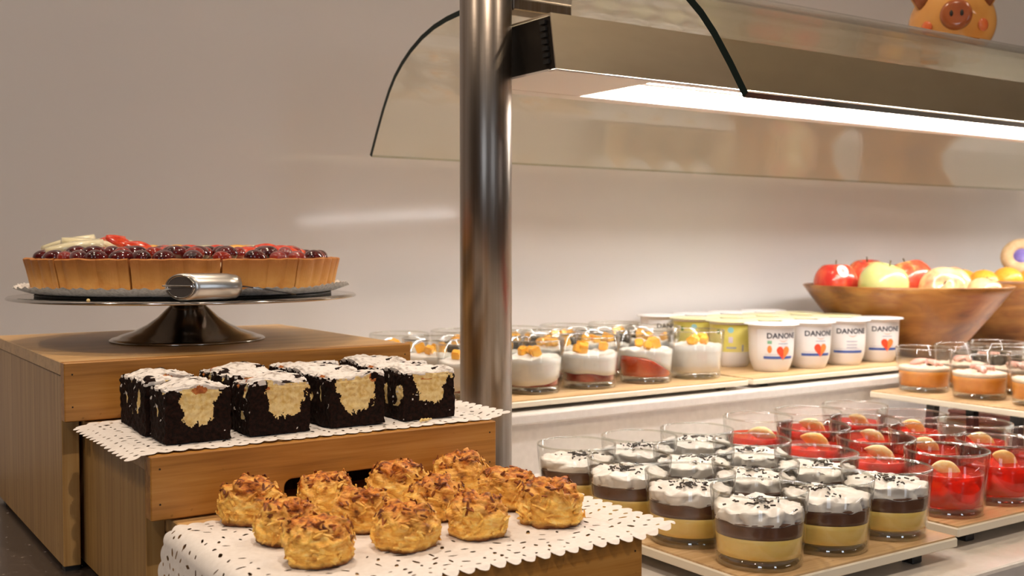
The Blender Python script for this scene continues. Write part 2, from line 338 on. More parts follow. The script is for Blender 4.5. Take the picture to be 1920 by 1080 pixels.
def riser(name, label, x0, x1, y0, y1, top, ah, notch=None, th=.013):
    t = thing(name, label, 'riser', (x0, y0, CT)); w, d, h = x1 - x0, y1 - y0, top - CT
    ob('top_board', box(0, w, .013, d, h - .011, h, .0007, 1), BAM_Y, t)
    ob('front_apron', apron(w, ah, .0127, notch), BAM_X, t, (0, 0, h - ah))
    for xx, nm in ((.0015, 'side_panel'), (w - th - .0015, 'side_panel')): ob(nm, box(xx, xx + th, .018, d, .004, h - .0112, .0006, 1), BAM_Z, t)
    ob('back_panel', box(th + .002, w - th - .002, d - .01, d, .02, h - .0112), BAM_Z, t)
    for xx in (.003, w - .014):
        for yy in (.02, d - .03): ob('rubber_foot', box(xx, xx + .011, yy, yy + .011, 0, .004), BLACK, t)
    bm = bmesh.new()
    for xx in (.006, w - .006):
        for k in (.2, .75): add_tube(bm, (xx, .0002, h - ah * k), (xx, -.0002, h - ah * k), .0007, n=6)
    ob('nail_heads', bm_mesh(bm), DARKM, t)
    return t
Z1, Z2, Z3 = CAMZ - .0886, CAMZ - .136, CAMZ - .18
riser('wooden_riser', 'tallest bamboo riser box carrying the cake stand with the fruit tart', .183, .486, .888, 1.206, Z1, .046)
riser('wooden_riser', 'middle bamboo riser box carrying the marbled brownies', .2, .4685, .717, .985, Z2, .0425, (.092, .185, .0170))
riser('wooden_riser', 'lowest front bamboo riser box carrying the coconut macaroons', .2145, .4465, .516, .765, Z3, .042)

# ------------------------------------------------------------------ lace doilies
def rect_doily(w, d, seed, drape, cell=.0009, band=.034, sc=.0105):
    rnd = random.Random(seed); nx, ny = int(w / cell), int(d / cell); holes = []
    def ring(off, step, ln, wd):
        for side in range(4):
            L = w if side < 2 else d; k = off
            while k < L - off:
                p = (k, off) if side == 0 else (k, d - off) if side == 1 else (off, k) if side == 2 else (w - off, k)
                if rnd.random() < .86: holes.append((p[0] + rnd.uniform(-.001, .001), p[1] + rnd.uniform(-.001, .001), rnd.choice((.6, -.6, 0, 1.57, 1.1)) + rnd.uniform(-.2, .2), ln * rnd.uniform(.6, 1.2), wd * rnd.uniform(.7, 1.2)))
                k += step * rnd.uniform(.9, 1.1)
    ring(.0085, .0105, .0020, .0011); ring(.015, .012, .0027, .0011); ring(.022, .010, .0031, .0011); ring(.030, .013, .0034, .0011); ring(.038, .011, .0030, .0010); ring(.047, .015, .0042, .0011); ring(.056, .012, .0030, .0010)
    cut = set()
    for hx, hy, a, ln, wd in holes:
        ca, sa = math.cos(a), math.sin(a)
        for i in range(int((hx - ln) / cell) - 1, int((hx + ln) / cell) + 2):
            for j in range(int((hy - ln) / cell) - 1, int((hy + ln) / cell) + 2):
                px, py = (i + .5) * cell - hx, (j + .5) * cell - hy
                if ((px * ca + py * sa) / ln) ** 2 + ((-px * sa + py * ca) / wd) ** 2 < 1: cut.add((i, j))
    def inside(x, y):
        def edge(s): return .0050 * (1 - abs(math.sin(PI * s / sc)) ** .6)
        return x > edge(y) and w - x > edge(y) and y > edge(x) and d - y > edge(x)
    idx = {}; v = []; f = []
    def vid(i, j):
        if (i, j) not in idx: idx[(i, j)] = len(v); v.append([i * cell, j * cell])
        return idx[(i, j)]
    for i in range(nx):
        for j in range(ny):
            if (i, j) in cut or not inside((i + .5) * cell, (j + .5) * cell): continue
            f.append((vid(i, j), vid(i + 1, j), vid(i + 1, j + 1), vid(i, j + 1)))
    from collections import Counter
    ec = Counter()
    for q in f:
        for k in range(4): a, b = q[k], q[(k + 1) % 4]; ec[(min(a, b), max(a, b))] += 1
    nb = {}
    for (a, b), c in ec.items():
        if c == 1: nb.setdefault(a, []).append(b); nb.setdefault(b, []).append(a)
    for _ in range(3):
        nv = {a: [(v[a][0] + sum(v[b][0] for b in l) / len(l)) / 2, (v[a][1] + sum(v[b][1] for b in l) / len(l)) / 2] for a, l in nb.items()}
        for a, p in nv.items(): v[a] = p
    return pd([drape(x, y) for x, y in v], f)
def drape2(x, y):       # world X from .187, Y from .7225
    X, Y = .186 + x, .7215 + y; z = .0006
    if X < .2: z -= (.2 - X) * .25
    if X > .4685: z += (X - .4685) * .22
    z += .0006 * (N((X, Y, 0), 30, 3) + .6) + (.0012 * max(0, N((X, Y, 0), 60, 9)) if Y < .735 else 0)
    return (X - .186, Y - .7215, z)
o = ob('lace_doily', rect_doily(.302, .160, 5, drape2), PAPER, loc=(.186, .7215, Z2)); tag(o, 'white lace paper doily lying under the marbled brownies', 'doily')
def drape3(x, y):       # left 4.5 cm hangs down over the left side
    Y = .512 + y; s = .2145 - .161 * 0 - (.2145 - .165) ; e = .049; rr = .012
    u = x - e           # arc-length right of the riser's left edge
    if u > 0: X, z = .2145 + u, 0
    else:
        q = min(-u / rr, 1.40); X = .2145 - rr * math.sin(q); z = -rr * (1 - math.cos(q)); rest = -u - rr * 1.40
        if rest > 0: X -= rest * math.cos(1.40); z -= rest * math.sin(1.40)
    z += .0007 + .0006 * (N((X, Y, 0), 25, 1) + .6)
    if X > .4465: z += (X - .4465) * .16
    if Y < .516: z -= (.516 - Y) * .5
    return (X - .2145, Y - .512, z)
o = ob('lace_doily', rect_doily(.308, .19, 8, drape3), PAPER, loc=(.2145, .512, Z3)); tag(o, 'white lace paper doily draped over the lowest riser under the coconut macaroons', 'doily')

# ------------------------------------------------------------------ brownies
def brownie_parts(seed, w=.0455, d=.0385, h=.0385, n=54):
    rnd = random.Random(seed); u0 = rnd.uniform(-.05, .3); bot = rnd.uniform(.24, .42); wid = rnd.uniform(.60, .76)
    lob = rnd.uniform(-.8, .8); V = {}; verts = []; quads = []
    def vid(p):
        k = (round(p[0] * n), round(p[1] * n), round(p[2] * n))
        if k in V: return V[k]
        x, y, z = (p[0] - .5) * w, (p[1] - .5) * d, p[2] * h
        q = Vector((x, y, z)); a = .0011
        dx = a * N(q, 260, seed) + .0009 * N(q, 90, seed + 1); dy = a * N(q, 260, seed + 2) + .0009 * N(q, 90, seed + 3)
        dz = (a * N(q, 240, seed + 4) + .0048 * N(q, 48, seed + 5) - .0012 * (abs(p[0] - .5) > .46) - .001 * (abs(p[1] - .5) > .46)) * (1 if p[2] > .98 else (.35 if p[2] > .05 else 0))
        if p[2] > .9: x *= .985; y *= .985
        V[k] = len(verts); verts.append((x + dx, y + dy, max(z + dz, 0))); return V[k]
    cls = []
    def che(u, y, wz):   # cheesecake region, u and y in -1..1, wz in 0..1
        q = (u * 1.3, y * .6, wz * 1.3)
        e = u0 * .5 + .22 * y * lob + .22 * N(q, 3, seed + 9); ww = wid * (.5 + .5 * min(1, max(0, (wz - bot) / (.95 - bot))) ** .55) + .10 * N(q, 7, seed + 4) + .06 * N(q, 22, seed + 14)
        return wz > bot + .10 * N(q, 6, seed) + .05 * N(q, 20, seed + 15) and abs(u - e) < ww
    for ax in range(3):
        for s in (0, 1):
            if ax == 2 and s == 0: pass
            for i in range(n):
                for j in range(n):
                    def P(a, b):
                        c = [0, 0, 0]; c[ax] = s; c[(ax + 1) % 3] = a / n; c[(ax + 2) % 3] = b / n; return c
                    q = [P(i, j), P(i + 1, j), P(i + 1, j + 1), P(i, j + 1)]
                    if s == 0: q.reverse()
                    c = P(i + .5, j + .5); u, y, wz = c[0] * 2 - 1, c[1] * 2 - 1, c[2]
                    pt = (c[0], c[1], c[2])
                    if ax == 2 and s == 1:
                        nn = N(pt, 3.2, seed + 20) + .30 * N(pt, 9, seed + 21)
                        k = 2 if nn > -.42 else 0
                        if N(pt, 5, seed + 30) > .60: k = 3
                    elif ax == 2: k = 0
                    else:
                        k = 1 if (che(u, y, wz) if ax == 1 else (N((y, wz, s), 2.2, seed + 40) > .38 and wz > .3)) else 0
                        if wz > .93 and N(pt, 9, seed + 2) > -.2 + (1 - wz) * 5: k = 2
                        if ax == 0 and wz > .35 and N(pt, 12, seed + 8) > .54: k = 2
                        if k == 1 and wz > .84 and N(pt, 4, seed + 3) > .30: k = 3
                        if k == 0 and N(pt, 22, seed + 5) > .74: k = 2
                    quads.append([vid(p) for p in q]); cls.append(k)
    res = []
    for k in range(4):
        fs = [q for q, c in zip(quads, cls) if c == k]; used = {}; vv = []
        ff = []
        for q in fs:
            r = []
            for a in q:
                if a not in used: used[a] = len(vv); vv.append(verts[a])
                r.append(used[a])
            ff.append(r)
        me = pd(vv, ff)
        me.materials.append((CHOC, CHEESE, SUGAR, TOAST)[k]); res.append(me)
    return res
BV = [brownie_parts(s) for s in (3, 11, 27, 41, 58, 73)]
rnd = random.Random(4); zb = Z2 + .0019
rowname = ['front row', 'middle row', 'back row by the tall riser']
bx = [.2195, .2795, .3395, .4035]
colname = ['left end', 'second from the left', 'third from the left', 'right end']
for j in range(3):
    for i in range(4):
        x = bx[i] + .0227 + (0, .004, .001)[j] * (1 if i else -.4) + rnd.uniform(-.001, .001); y = .766 + .0415 * j + rnd.uniform(-.0008, .0008)
        t = thing('marble_brownie', 'sugar dusted cheesecake brownie, %s, %s' % (rowname[j], colname[i]), 'brownie', (x, y, zb), rnd.uniform(-.05, .05), 'sugar dusted brownies')
        if j == 1 and i > 0: t.location.x -= .006
        k = (i * 2 + j * 3 + (1 if i == 3 else 0)) % 6
        for nm, me in zip(('chocolate_sponge', 'cheesecake_swirl', 'icing_sugar', 'toasted_spot'), BV[k]):
            if len(me.polygons):
                o = ob(nm, me, None, t)
                if nm in ('toasted_spot', 'icing_sugar'): o['kind'] = 'stuff'
bm = bmesh.new(); rnd = random.Random(9)
for k in range(16):
    p = Vector((rnd.gauss(0, .004), rnd.gauss(0, .0022), .0007 + rnd.random() * .001)); bmesh.ops.create_icosphere(bm, subdivisions=1, radius=rnd.uniform(.0006, .0013), matrix=Matrix.Translation(p))
o = ob('cake_crumbs', bm_mesh(bm), CHEESE, loc=(.416, .736, Z2 + .0018)); tag(o, 'tiny pile of pale cake crumbs on the doily edge by the right brownie', 'crumbs', kind='stuff')

# ------------------------------------------------------------------ macaroons
def macaroon(seed):
    nt, npz = 84, 50; v = []; f = []; rnd = random.Random(seed); tilt = rnd.uniform(-.12, .12)
    for j in range(npz + 1):
        t = j / npz; ph = t * PI * .5
        # profile: squat dome with a slightly pinched crown
        zz = .0262 * (t ** .92); rr = .0192 * (1 - max(0, t - .45) ** 2 * 2.15) * (1 if t > .08 else .9 + t * 1.25)
        if t > .93: rr *= max(0, 1 - ((t - .93) / .07) ** 1.5)
        for i in range(nt):
            a = 2 * PI * i / nt; p = Vector((math.cos(a) * rr, math.sin(a) * rr, zz))
            sw = a * 3 + t * 9 + 2.2 * N(p, 60, seed)
            dsp = .0011 * math.sin(sw * 2 + 3 * N(p, 110, seed + 2)) * (.4 + .6 * t) + .0030 * N(p, 105, seed + 1) + .0014 * N(p, 300, seed + 3)
            dr = dsp * (1 if t < .93 else max(0, (1 - t) / .07)); dz = dsp * .9 * t + .0028 * max(0, N((p.x, p.y, 0), 110, seed + 6)) * (t > .7)
            v.append((math.cos(a) * (rr + dr) + tilt * zz * .2, math.sin(a) * (rr + dr), max(0, zz + dz - (.004 * max(0, 1 - rr / .008) if t > .8 else 0))))
    for j in range(npz):
        for i in range(nt): f.append((j * nt + i, j * nt + (i + 1) % nt, (j + 1) * nt + (i + 1) % nt, (j + 1) * nt + i))
    f.append(list(range(npz * nt, (npz + 1) * nt))); f.append(list(range(nt))[::-1])
    body = pd(v, f)
    def flakes(cnt, tlo, thi, ln, fat):
        bm = bmesh.new()
        for _ in range(cnt):
            j = int(npz * rnd.uniform(tlo, thi)); i = rnd.randrange(nt); p = Vector(v[j * nt + i]); nrm = Vector((p.x, p.y, (p.z - .012) * .9)).normalized()
            tan = nrm.cross(Vector((rnd.uniform(-.7, .7), rnd.uniform(-.7, .7), rnd.uniform(-.2, 1)))).normalized(); bi = nrm.cross(tan); L = ln * rnd.uniform(.6, 1.4); w_ = fat * rnd.uniform(.7, 1.3)
            lift = rnd.uniform(.0001, .0007); c = []
            for k in range(4):
                s = k / 3 - .5; q = p + tan * (s * L) + nrm * (.0002 + lift * (1 - 4 * s * s) * .5 + (lift * 1.2 if k == 3 else 0)); c.append((q - bi * w_ * (1 - abs(s)), q + bi * w_ * (1 - abs(s)), q + nrm * w_ * .8))
            vv = [[bm.verts.new(q) for q in r] for r in c]
            for k in range(3):
                for a, b in ((0, 1), (1, 2), (2, 0)): bm.faces.new((vv[k][a], vv[k][b], vv[k + 1][b], vv[k + 1][a]))
            bm.faces.new(vv[0]); bm.faces.new(vv[3])
        return bm_mesh(bm)
    return body, flakes(60, .1, .8, .0062, .0013), flakes(30, .66, .94, .0042, .0011)
MV = [macaroon(s) for s in (1, 2, 3, 4, 5)]
for b, fl, tp in MV:
    b.materials.append(MAC); b.polygons.foreach_set('use_smooth', [True] * len(b.polygons)); fl.materials.append(MAC); tp.materials.append(MACT)
rnd = random.Random(21); mx = [.2555, .3095, .3625, .4175]; my = [.5735, .625, .687]; k = 0
for j in range(3):
    for i in range(4):
        t = thing('coconut_macaroon', 'golden coconut macaroon with browned top, %s, %s' % (['front row', 'middle row', 'back row'][j], colname[i]), 'macaroon', (mx[i] + rnd.uniform(-.002, .002), my[j] + rnd.uniform(-.002, .002), Z3 + .0016), rnd.uniform(0, 6.28), 'coconut macaroons')
        b, fl, tp = MV[(k * 2 + j) % 5]; k += 1; s = rnd.uniform(.95, 1.06); t.scale = (s, s, s * rnd.uniform(.96, 1.04))
        ob('body', b, None, t); tag(ob('coconut_flakes', fl, None, t), kind='stuff'); tag(ob('scorched_tips', tp, None, t), kind='stuff')

# ------------------------------------------------------------------ cake stand, doily, tart, server
CX, CY = .330, 1.048
t = thing('cake_stand', 'polished steel pedestal cake stand on the tallest bamboo riser', 'cake stand', (CX, CY, Z1))
ob('foot', lathe([(0, 0), (.072, 0), (.0725, .0015), (.070, .0030), (.0665, .0036), (.062, .0058), (.050, .0095), (.038, .0155), (.028, .0225), (.021, .0295), (.0165, .0335), (.0135, .0345), (.0135, .0365), (0, .0365)], 72), CHROMED, t, smooth=True)
ob('collar', lathe([(0, .0362), (.0135, .0362), (.0205, .0405), (.0225, .0428), (0, .0428)], 48), CHROMED, t, smooth=True)
ob('plate', lathe([(0, .0425), (.150, .0418), (.158, .0412), (.1602, .0418), (.1606, .0428), (.159, .0442), (.154, .0446), (.148, .0440), (0, .0440)], 96), CHROME, t, smooth=True)
PT = Z1 + .0440
def round_doily(r0, nseg=520, rings=26):
    v, f = [(0, 0, .001)], []
    for j in range(1, rings + 1):
        for i in range(nseg):
            a = 2 * PI * i / nseg; s = j / rings; r = r0 * s
            if s > .9: r += (s - .9) * 10 * .0022 * abs(math.sin(a * 26))
            z = .001; e = max(0, r - .1385)
            wv = .5 + .5 * N((math.cos(a), math.sin(a), 0), 2.2, 3); z += e * (.15 + .60 * wv) + .0006 * math.sin(a * 104) * min(1, e * 90)
            v.append((r * math.cos(a), r * math.sin(a), z))
    for i in range(nseg): f.append((0, 1 + i, 1 + (i + 1) % nseg))
    for j in range(rings - 1):
        for i in range(nseg): a, b = 1 + j * nseg, 1 + (j + 1) * nseg; f.append((a + i, b + i, b + (i + 1) % nseg, a + (i + 1) % nseg))
    return pd(v, f)
o = ob('silver_doily', round_doily(.1520), SILVERP, loc=(CX, CY, PT + .0022), smooth=True); tag(o, 'round silver lace paper doily under the fruit tart', 'doily')
tag(ob('doily_shadow_disc', lathe([(0, 0), (.136, 0), (.1365, .0012), (.136, .0026), (0, .0026)], 96), DARKM, loc=(CX, CY, PT)), 'thin dark round disc added as the shadow between stand plate and silver doily', 'shadow disc')  # dark disc put in for the shadow below the doily
TZ = PT + .0040
t = thing('fruit_tart', 'round shortcrust tart topped with glazed grapes, strawberries and pear slices', 'tart', (CX, CY, TZ))
def crust_seg(a0, a1, seed, na=34, rt=.1440, rb=.1370, h=.0315):
    v, f = [], []; prof = [(rb - .012, 0, 0), (rb, 0, 1), (rb + (rt - rb) * .33, h * .33, 1), (rb + (rt - rb) * .66, h * .66, 1), (rt, h * .965, 1), (rt - .0012, h, .7), (rt - .0050, h * .985, .3), (rt - .0065, h * .80, .2), (rt - .012, h * .74, 0)]
    m = len(prof)
    for i in range(na + 1):
        a = a0 + (a1 - a0) * i / na; fl = abs(math.cos(a * 24)) ** .7
        for r, z, w_ in prof:
            q = (math.cos(a) * r, math.sin(a) * r, z); r2 = r + w_ * (.0026 * fl - .0013 + .0007 * N(q, 120, seed)); z2 = z + (.0009 * N(q, 90, seed + 1) if z > .02 else 0)
            v.append((math.cos(a) * r2, math.sin(a) * r2, z2))
    for i in range(na):
        for k in range(m): f.append((i * m + k, (i + 1) * m + k, (i + 1) * m + (k + 1) % m, i * m + (k + 1) % m))
    f.append(list(range(m))); f.append([na * m + k for k in range(m)][::-1])
    return fixn(pd(v, f))
camdir = math.atan2(-CY, -CX); off = camdir + R(11 + 0)
for k in range(12): ob('crust_slice', crust_seg(off + R(30 * k + .4), off + R(30 * k + 29.6), k), CRUST, t)
ob('pastry_cream', lathe([(0, .020), (.125, .020), (.1365, .0235), (.131, .0285), (.08, .0305), (0, .031)], 72), CUSTARD, t, smooth=True)
rnd = random.Random(77)
def place_ok(p, r, L): return all((p[0] - q[0]) ** 2 + (p[1] - q[1]) ** 2 > (r + q[2]) ** 2 for q in L)
g1 = sphere(.0112, .0082, .0072, 18, 12); g1.materials.append(GRAPE); g2 = sphere(.0088, .0070, .0062, 18, 12); g2.materials.append(GRAPER)
def wedge(L, w_, th, seed):
    v, f = [], []; n = 12
    for i in range(n + 1):
        s = i / n; x = (s - .5) * L; hw = w_ * math.sin(PI * min(.97, max(.03, s * .9 + .06))) ** .7
        for a in range(8): q = 2 * PI * a / 8; v.append((x, hw * math.cos(q), th * math.sin(q) + .002 * math.sin(PI * s)))
    for i in range(n):
        for a in range(8): f.append((i * 8 + a, i * 8 + (a + 1) % 8, (i + 1) * 8 + (a + 1) % 8, (i + 1) * 8 + a))
    f.append(list(range(8))[::-1]); f.append([n * 8 + a for a in range(8)]); return fixn(pd(v, f))
ss = wedge(.028, .0070, .0024, 1); ss.materials.append(STRAW); ps = wedge(.050, .014, .0052, 2); ps.materials.append(PEAR); pk = wedge(.030, .007, .004, 3); pk.materials.append(PEACH)
for me in (g1, g2, ss, ps, pk): me.polygons.foreach_set('use_smooth', [True] * len(me.polygons))
placed = []
RX, RY = math.cos(camdir + PI / 2), math.sin(camdir + PI / 2)       # to the right as the camera sees it
FX, FY = math.cos(camdir), math.sin(camdir)                          # towards the camera
def fr(nm, me, rgt, fwd, z, rz=0, ry=0, rx=0, rad=.008):
    p = (rgt * RX + fwd * FX, rgt * RY + fwd * FY); placed.append((p[0], p[1], rad)); return ob(nm, me, None, t, (p[0], p[1], z + .0022), (rx, ry, rz))
base = camdir + PI / 2
for rgt, fwd, z, rz, ry in ((-.098, .030, .0375, .1, -.16), (-.088, .004, .0405, .3, .10), (-.108, -.020, .041, -.2, -.22), (-.075, -.045, .041, .5, 0), (.07, -.03, .0345, .4, 0), (.02, -.08, .0345, -.3, 0)): fr('pear_slice', ps, rgt, fwd, z, base + rz, ry, 0, .016)
for rgt, fwd, z, rz, ry, rx in ((-.060, .018, .0430, .2, .40, .9), (-.043, .026, .0385, -.2, .2, .8), (-.070, -.008, .0445, .0, -.2, .7), (.0, .035, .0355, .1, -.1, .7), (-.018, .05, .0345, -.3, 0, .5), (.03, .0, .0355, .3, .1, .7), (.075, .02, .0365, -.15, .14, .8), (.088, .035, .0350, -.2, .12, .7), (.055, .05, .0345, .2, 0, .5), (.1, -.01, .0350, .4, .1, .6), (-.02, -.03, .0355, .5, 0, .6), (.0, -.09, .0355, .2, 0, .6), (.05, -.09, .0355, -.4, 0, .6), (-.05, -.09, .0355, -.4, 0, .6)): fr('strawberry_slice', ss, rgt, fwd, z, base + rz, ry, rx, .010)
for rgt, fwd in ((-.008, .012), (.045, .025), (-.035, -.055), (.06, -.065)): fr('peach_slice', pk, rgt, fwd, .0350, base + rnd.uniform(-.6, .6), 0, .6, .010)
for k in range(900):
    a = rnd.uniform(0, 2 * PI); r = .1260 if k < 90 else .128 * math.sqrt(rnd.random()); p = (r * math.cos(a), r * math.sin(a))
    rad = .0078
    if place_ok(p, rad, placed) and len(placed) < 112:
        placed.append((p[0], p[1], rad)); ob('grape_half', g1 if rnd.random() < .68 else g2, None, t, (p[0], p[1], .0318 if r > .12 else .0355), (rnd.uniform(-.2, .2), rnd.uniform(-.2, .2), rnd.uniform(0, 6.3)))
# server
sx, sy = CX + FX * .1575 - RX * .006, CY + FY * .1575 - RY * .006
t = thing('cake_server', 'steel cake server with a thick round handle resting on the stand plate', 'cake server', (sx, sy, PT + .0010))
ax = (Vector((RX, RY, 0)) * .985 - Vector((FX, FY, 0)) * .17).normalized(); t.rotation_euler = (0, 0, math.atan2(ax.y, ax.x))
def bevelcut(me):       # handle along local x with its end cut obliquely, facing the aisle
    me.transform(Matrix.Rotation(PI / 2, 4, 'Y'))
    for q in me.vertices: q.co.x += -1. * q.co.y * max(0, 1 - max(0, q.co.x) / .045)
    return me
hm = bevelcut(lathe([(0, 0), (.0098, 0), (.0112, .0010), (.0114, .004), (.0114, .020), (.0112, .036), (.0100, .045), (.0075, .049), (0, .049)], 40)); ob('handle', hm, STEELS, t, (0, 0, .0114), smooth=True)
ob('end_ring', bevelcut(lathe([(.0085, -.0006), (.0098, -.0010), (.0102, 0), (.0085, 0)], 36, True)), CHROME, t, (0, 0, .0114), smooth=True)
ob('end_cap', bevelcut(lathe([(0, -.0003), (.0087, -.0003), (.0087, .001), (0, .001)], 32)), STEELG, t, (0, 0, .0114))
tb = box(-.0016, -.0002, -.0085, .0115, -.0006, .0006, .0002, 1)
for q in tb.vertices: q.co.x += -1. * q.co.y
ob('end_tab', tb, CHROME, t, (0, 0, .0122))
bl = [(.044, -.004), (.052, -.006), (.058, -.009), (.066, -.009), (.092, -.001), (.098, .004), (.090, .007), (.066, .010), (.058, .009), (.052, .006), (.044, .004)]
bm = bmesh.new(); fc = bm.faces.new([bm.verts.new((x, y, .0110 - max(0, x - .050) * .17)) for x, y in bl]); r = bmesh.ops.extrude_face_region(bm, geom=[fc]); bmesh.ops.translate(bm, verts=[q for q in r['geom'] if isinstance(q, bmesh.types.BMVert)], vec=(0, 0, .0012))
ob('blade', bm_mesh(bm), CHROME, t)
bm = bmesh.new(); bmesh.ops.create_icosphere(bm, subdivisions=2, radius=.0016); me = bm_mesh(bm)
tag(ob('tart_crumb', me, CHEESE, loc=(CX + FX * .147 - RX * .078, CY + FY * .147 - RY * .078 + .0, PT + .0018)), 'single pale pastry crumb on the front of the stand plate', 'crumb')

# ------------------------------------------------------------------ sneeze guard: post, hood, glass, lamp
PX, PY = .568, .887; GT = CAMZ + .243
for x, lb in ((PX, 'brushed steel tube post standing beside the wooden risers'), (3.05, 'brushed steel tube post at the far right end of the hood')):
    t = thing('guard_post', lb, 'post', (x, PY, CT))
    ob('tube', lathe([(0, 0), (.025, 0), (.025, GT - CT - .004), (.0235, GT - CT - .002), (0, GT - CT - .002)], 64), POSTM, t, smooth=True)
    ob('base_flange', lathe([(.0252, 0), (.034, 0), (.034, .004), (.0252, .006)], 48, True), POSTM, t, smooth=True)
HX0, HX1 = .5955, 3.02; HB, HT = CAMZ + .164, CAMZ + .216; hw = .075; tw = .066
t = thing('light_hood', 'brushed steel lamp hood fixed to the post under the curved glass', 'lamp hood', (HX0, PY, HB))
L = HX1 - HX0; HH = HT - HB
def plate(pts, th=.0015):   # extruded quad
    bm = bmesh.new(); f = bm.faces.new([bm.verts.new(p) for p in pts]); n_ = (Vector(pts[1]) - Vector(pts[0])).cross(Vector(pts[2]) - Vector(pts[0])).normalized()
    r = bmesh.ops.extrude_face_region(bm, geom=[f]); bmesh.ops.translate(bm, verts=[v for v in r['geom'] if isinstance(v, bmesh.types.BMVert)], vec=n_ * th); return bm_mesh(bm)
ob('front_plate', plate([(0, -hw, 0), (L, -hw, 0), (L, -tw, HH), (0, -tw, HH)]), STEEL, t)
ob('back_plate', plate([(0, hw, 0), (L, hw, 0), (L, tw, HH), (0, tw, HH)]), STEEL, t)
ob('top_plate', box(0, L, -tw, tw, HH - .0015, HH), STEEL, t)
ep = ob('end_plate', plate([(.002, -hw + .002, .001), (.002, hw - .002, .001), (.002, tw - .002, HH - .002), (.002, -tw + .002, HH - .002)]), DARKM, t)
for k in range(7): z = .006 + k * .0062; ob('vent_slot', box(-.0012, .0012, -hw + .008 + z * .17, -hw + .0165 + z * .17, z, z + .0038), BLACK, ep)
ob('front_lip', box(0, L, -hw, -hw + .011, -.0016, 0, .0004, 1), WPANEL, t); ob('back_lip', box(0, L, hw - .024, hw, -.0016, 0, .0004, 1), WPANEL, t)
ob('end_cover', box(0, .126, -hw + .0115, hw - .0245, -.001, .001), WPANEL, t)
ob('divider', box(.126, L, -.0050, -.0038, .0070, .0090), WPANEL, t); ob('reflector', box(.126, L, -hw + .008, hw - .02, .028, .030), WPANEL, t)
led = ob('led_tube', tube((.13, .010, .0185), (L - .02, .010, .0185), .0075, n=16), LEDM, t, smooth=True)
for x in (.165, .62, 1.2, 1.8): ob('tube_clip', box(x, x + .010, -.0005, .0035, .0085, .0125, .0006, 1), BLACK, t)
# arched glass pane
prof = [(-.305, .1095), (-.289, .136), (-.272, .1620), (-.2575, .181), (-.243, .196), (-.226, .2085), (-.2065, .2195), (-.181, .230), (-.154, .2373), (-.127, .2412), (-.10, .2430), (-.05, .2436), (0, .2438)]
back = [(-a, b) for a, b in prof[-2::-1]]
prof = [(-.305, .112), (-.289, .1375), (-.272, .1625), (-.2575, .1805), (-.243, .1950), (-.226, .2062), (-.2065, .2125), (-.181, .2178), (-.154, .2222), (-.127, .2262), (-.10, .2298), (-.05, .2360), (0, .2412)] + back[:0] + [(.05, .2440)] + back[1:]
def arch(x0, x1, th):
    v, f = [], []; P = [Vector((0, a, b)) for a, b in prof]; n = len(P)
    nr = []
    for i in range(n): d = (P[min(i + 1, n - 1)] - P[max(i - 1, 0)]).normalized(); nr.append(Vector((0, -d.z, d.y)))
    for x in (x0, x1):
        for p, q in zip(P, nr): v.append((x, p.y, p.z)); v.append((x, p.y + q.y * th, p.z + q.z * th))
    m = 2 * n; faces, edges = [], []
    for i in range(n - 1):
        faces.append((2 * i, 2 * i + 2, m + 2 * i + 2, m + 2 * i)); faces.append((2 * i + 1, m + 2 * i + 1, m + 2 * i + 3, 2 * i + 3))
        edges.append((2 * i, 2 * i + 1, 2 * i + 3, 2 * i + 2)); edges.append((m + 2 * i, m + 2 * i + 2, m + 2 * i + 3, m + 2 * i + 1))
    edges.append((0, m, m + 1, 1)); edges.append((m - 2, m - 1, 2 * m - 1, 2 * m - 2))
    return v, faces, edges
t = thing('curved_glass_guard', 'curved clear glass guard arching over the hood with dark polished edges', 'glass guard', (0, PY, CAMZ))
v, fa, ed = arch(.600, 3.0, .006)
ob('glass_sheet', pd(v, fa), PANE, t, smooth=True); ob('polished_edge', pd(v, ed[:-1]), PANEE, t); ob('lower_edge', pd(v, ed[-1:]), PANEL, t)
ob('edge_bumper', sphere(.009, .005, .006, 16, 10), CUPB, t, (.702, -.304, .1085), smooth=True)
ob('mounting_bracket', box(.592, .662, -.012, .012, .2285, .2398, .001, 1), POSTM, t)
ob('mounting_bracket', box(2.95, 3.024, -.012, .012, .2285, .2405, .001, 1), STEEL, t)

# ------------------------------------------------------------------ trays
def tray(name, label, x0, x1, y0, y1, top, base, th=.009, feet='foot'):
    t = thing(name, label, 'tray', (x0, y0, base)); w, d, h = x1 - x0, y1 - y0, top - base
    ob('tray_board', box(.0015, w - .0015, .0015, d - .0015, h - .0015, h), TRAYW, t); ob('tray_rim', box(0, w, 0, d, h - th, h - .0014, .001, 1), TRAYE, t)
    for xx in (.03, w - .042):
        for yy in (.012, d - .024):
            if feet == 'foot': ob('rubber_foot', box(xx, xx + .012, yy, yy + .012, 0, h - th, .001, 1), BLACK, t)
    return t
TT = CT + .020
tray('dessert_tray', 'bamboo tray holding the layered trifle cups', .570, .800, .532, .845, TT, CT)
tray('dessert_tray', 'bamboo tray holding the red jelly cups', .826, 1.075, .549, .868, TT, CT)
ST = SHZ + .013
tray('dessert_tray', 'low bamboo tray on the shelf holding the yogurt cups with mango', .614, 1.063, 1.017, 1.33, ST, SHZ, .008)
tray('dessert_tray', 'low bamboo tray on the shelf holding the sealed yogurt pots', 1.071, 1.485, 1.017, 1.35, ST, SHZ, .008)
OT = CAMZ - .2
t = tray('dessert_tray', 'raised bamboo tray on black legs holding the orange mousse cups', 1.272, 1.60, .690, .987, OT, CT, .009, None)
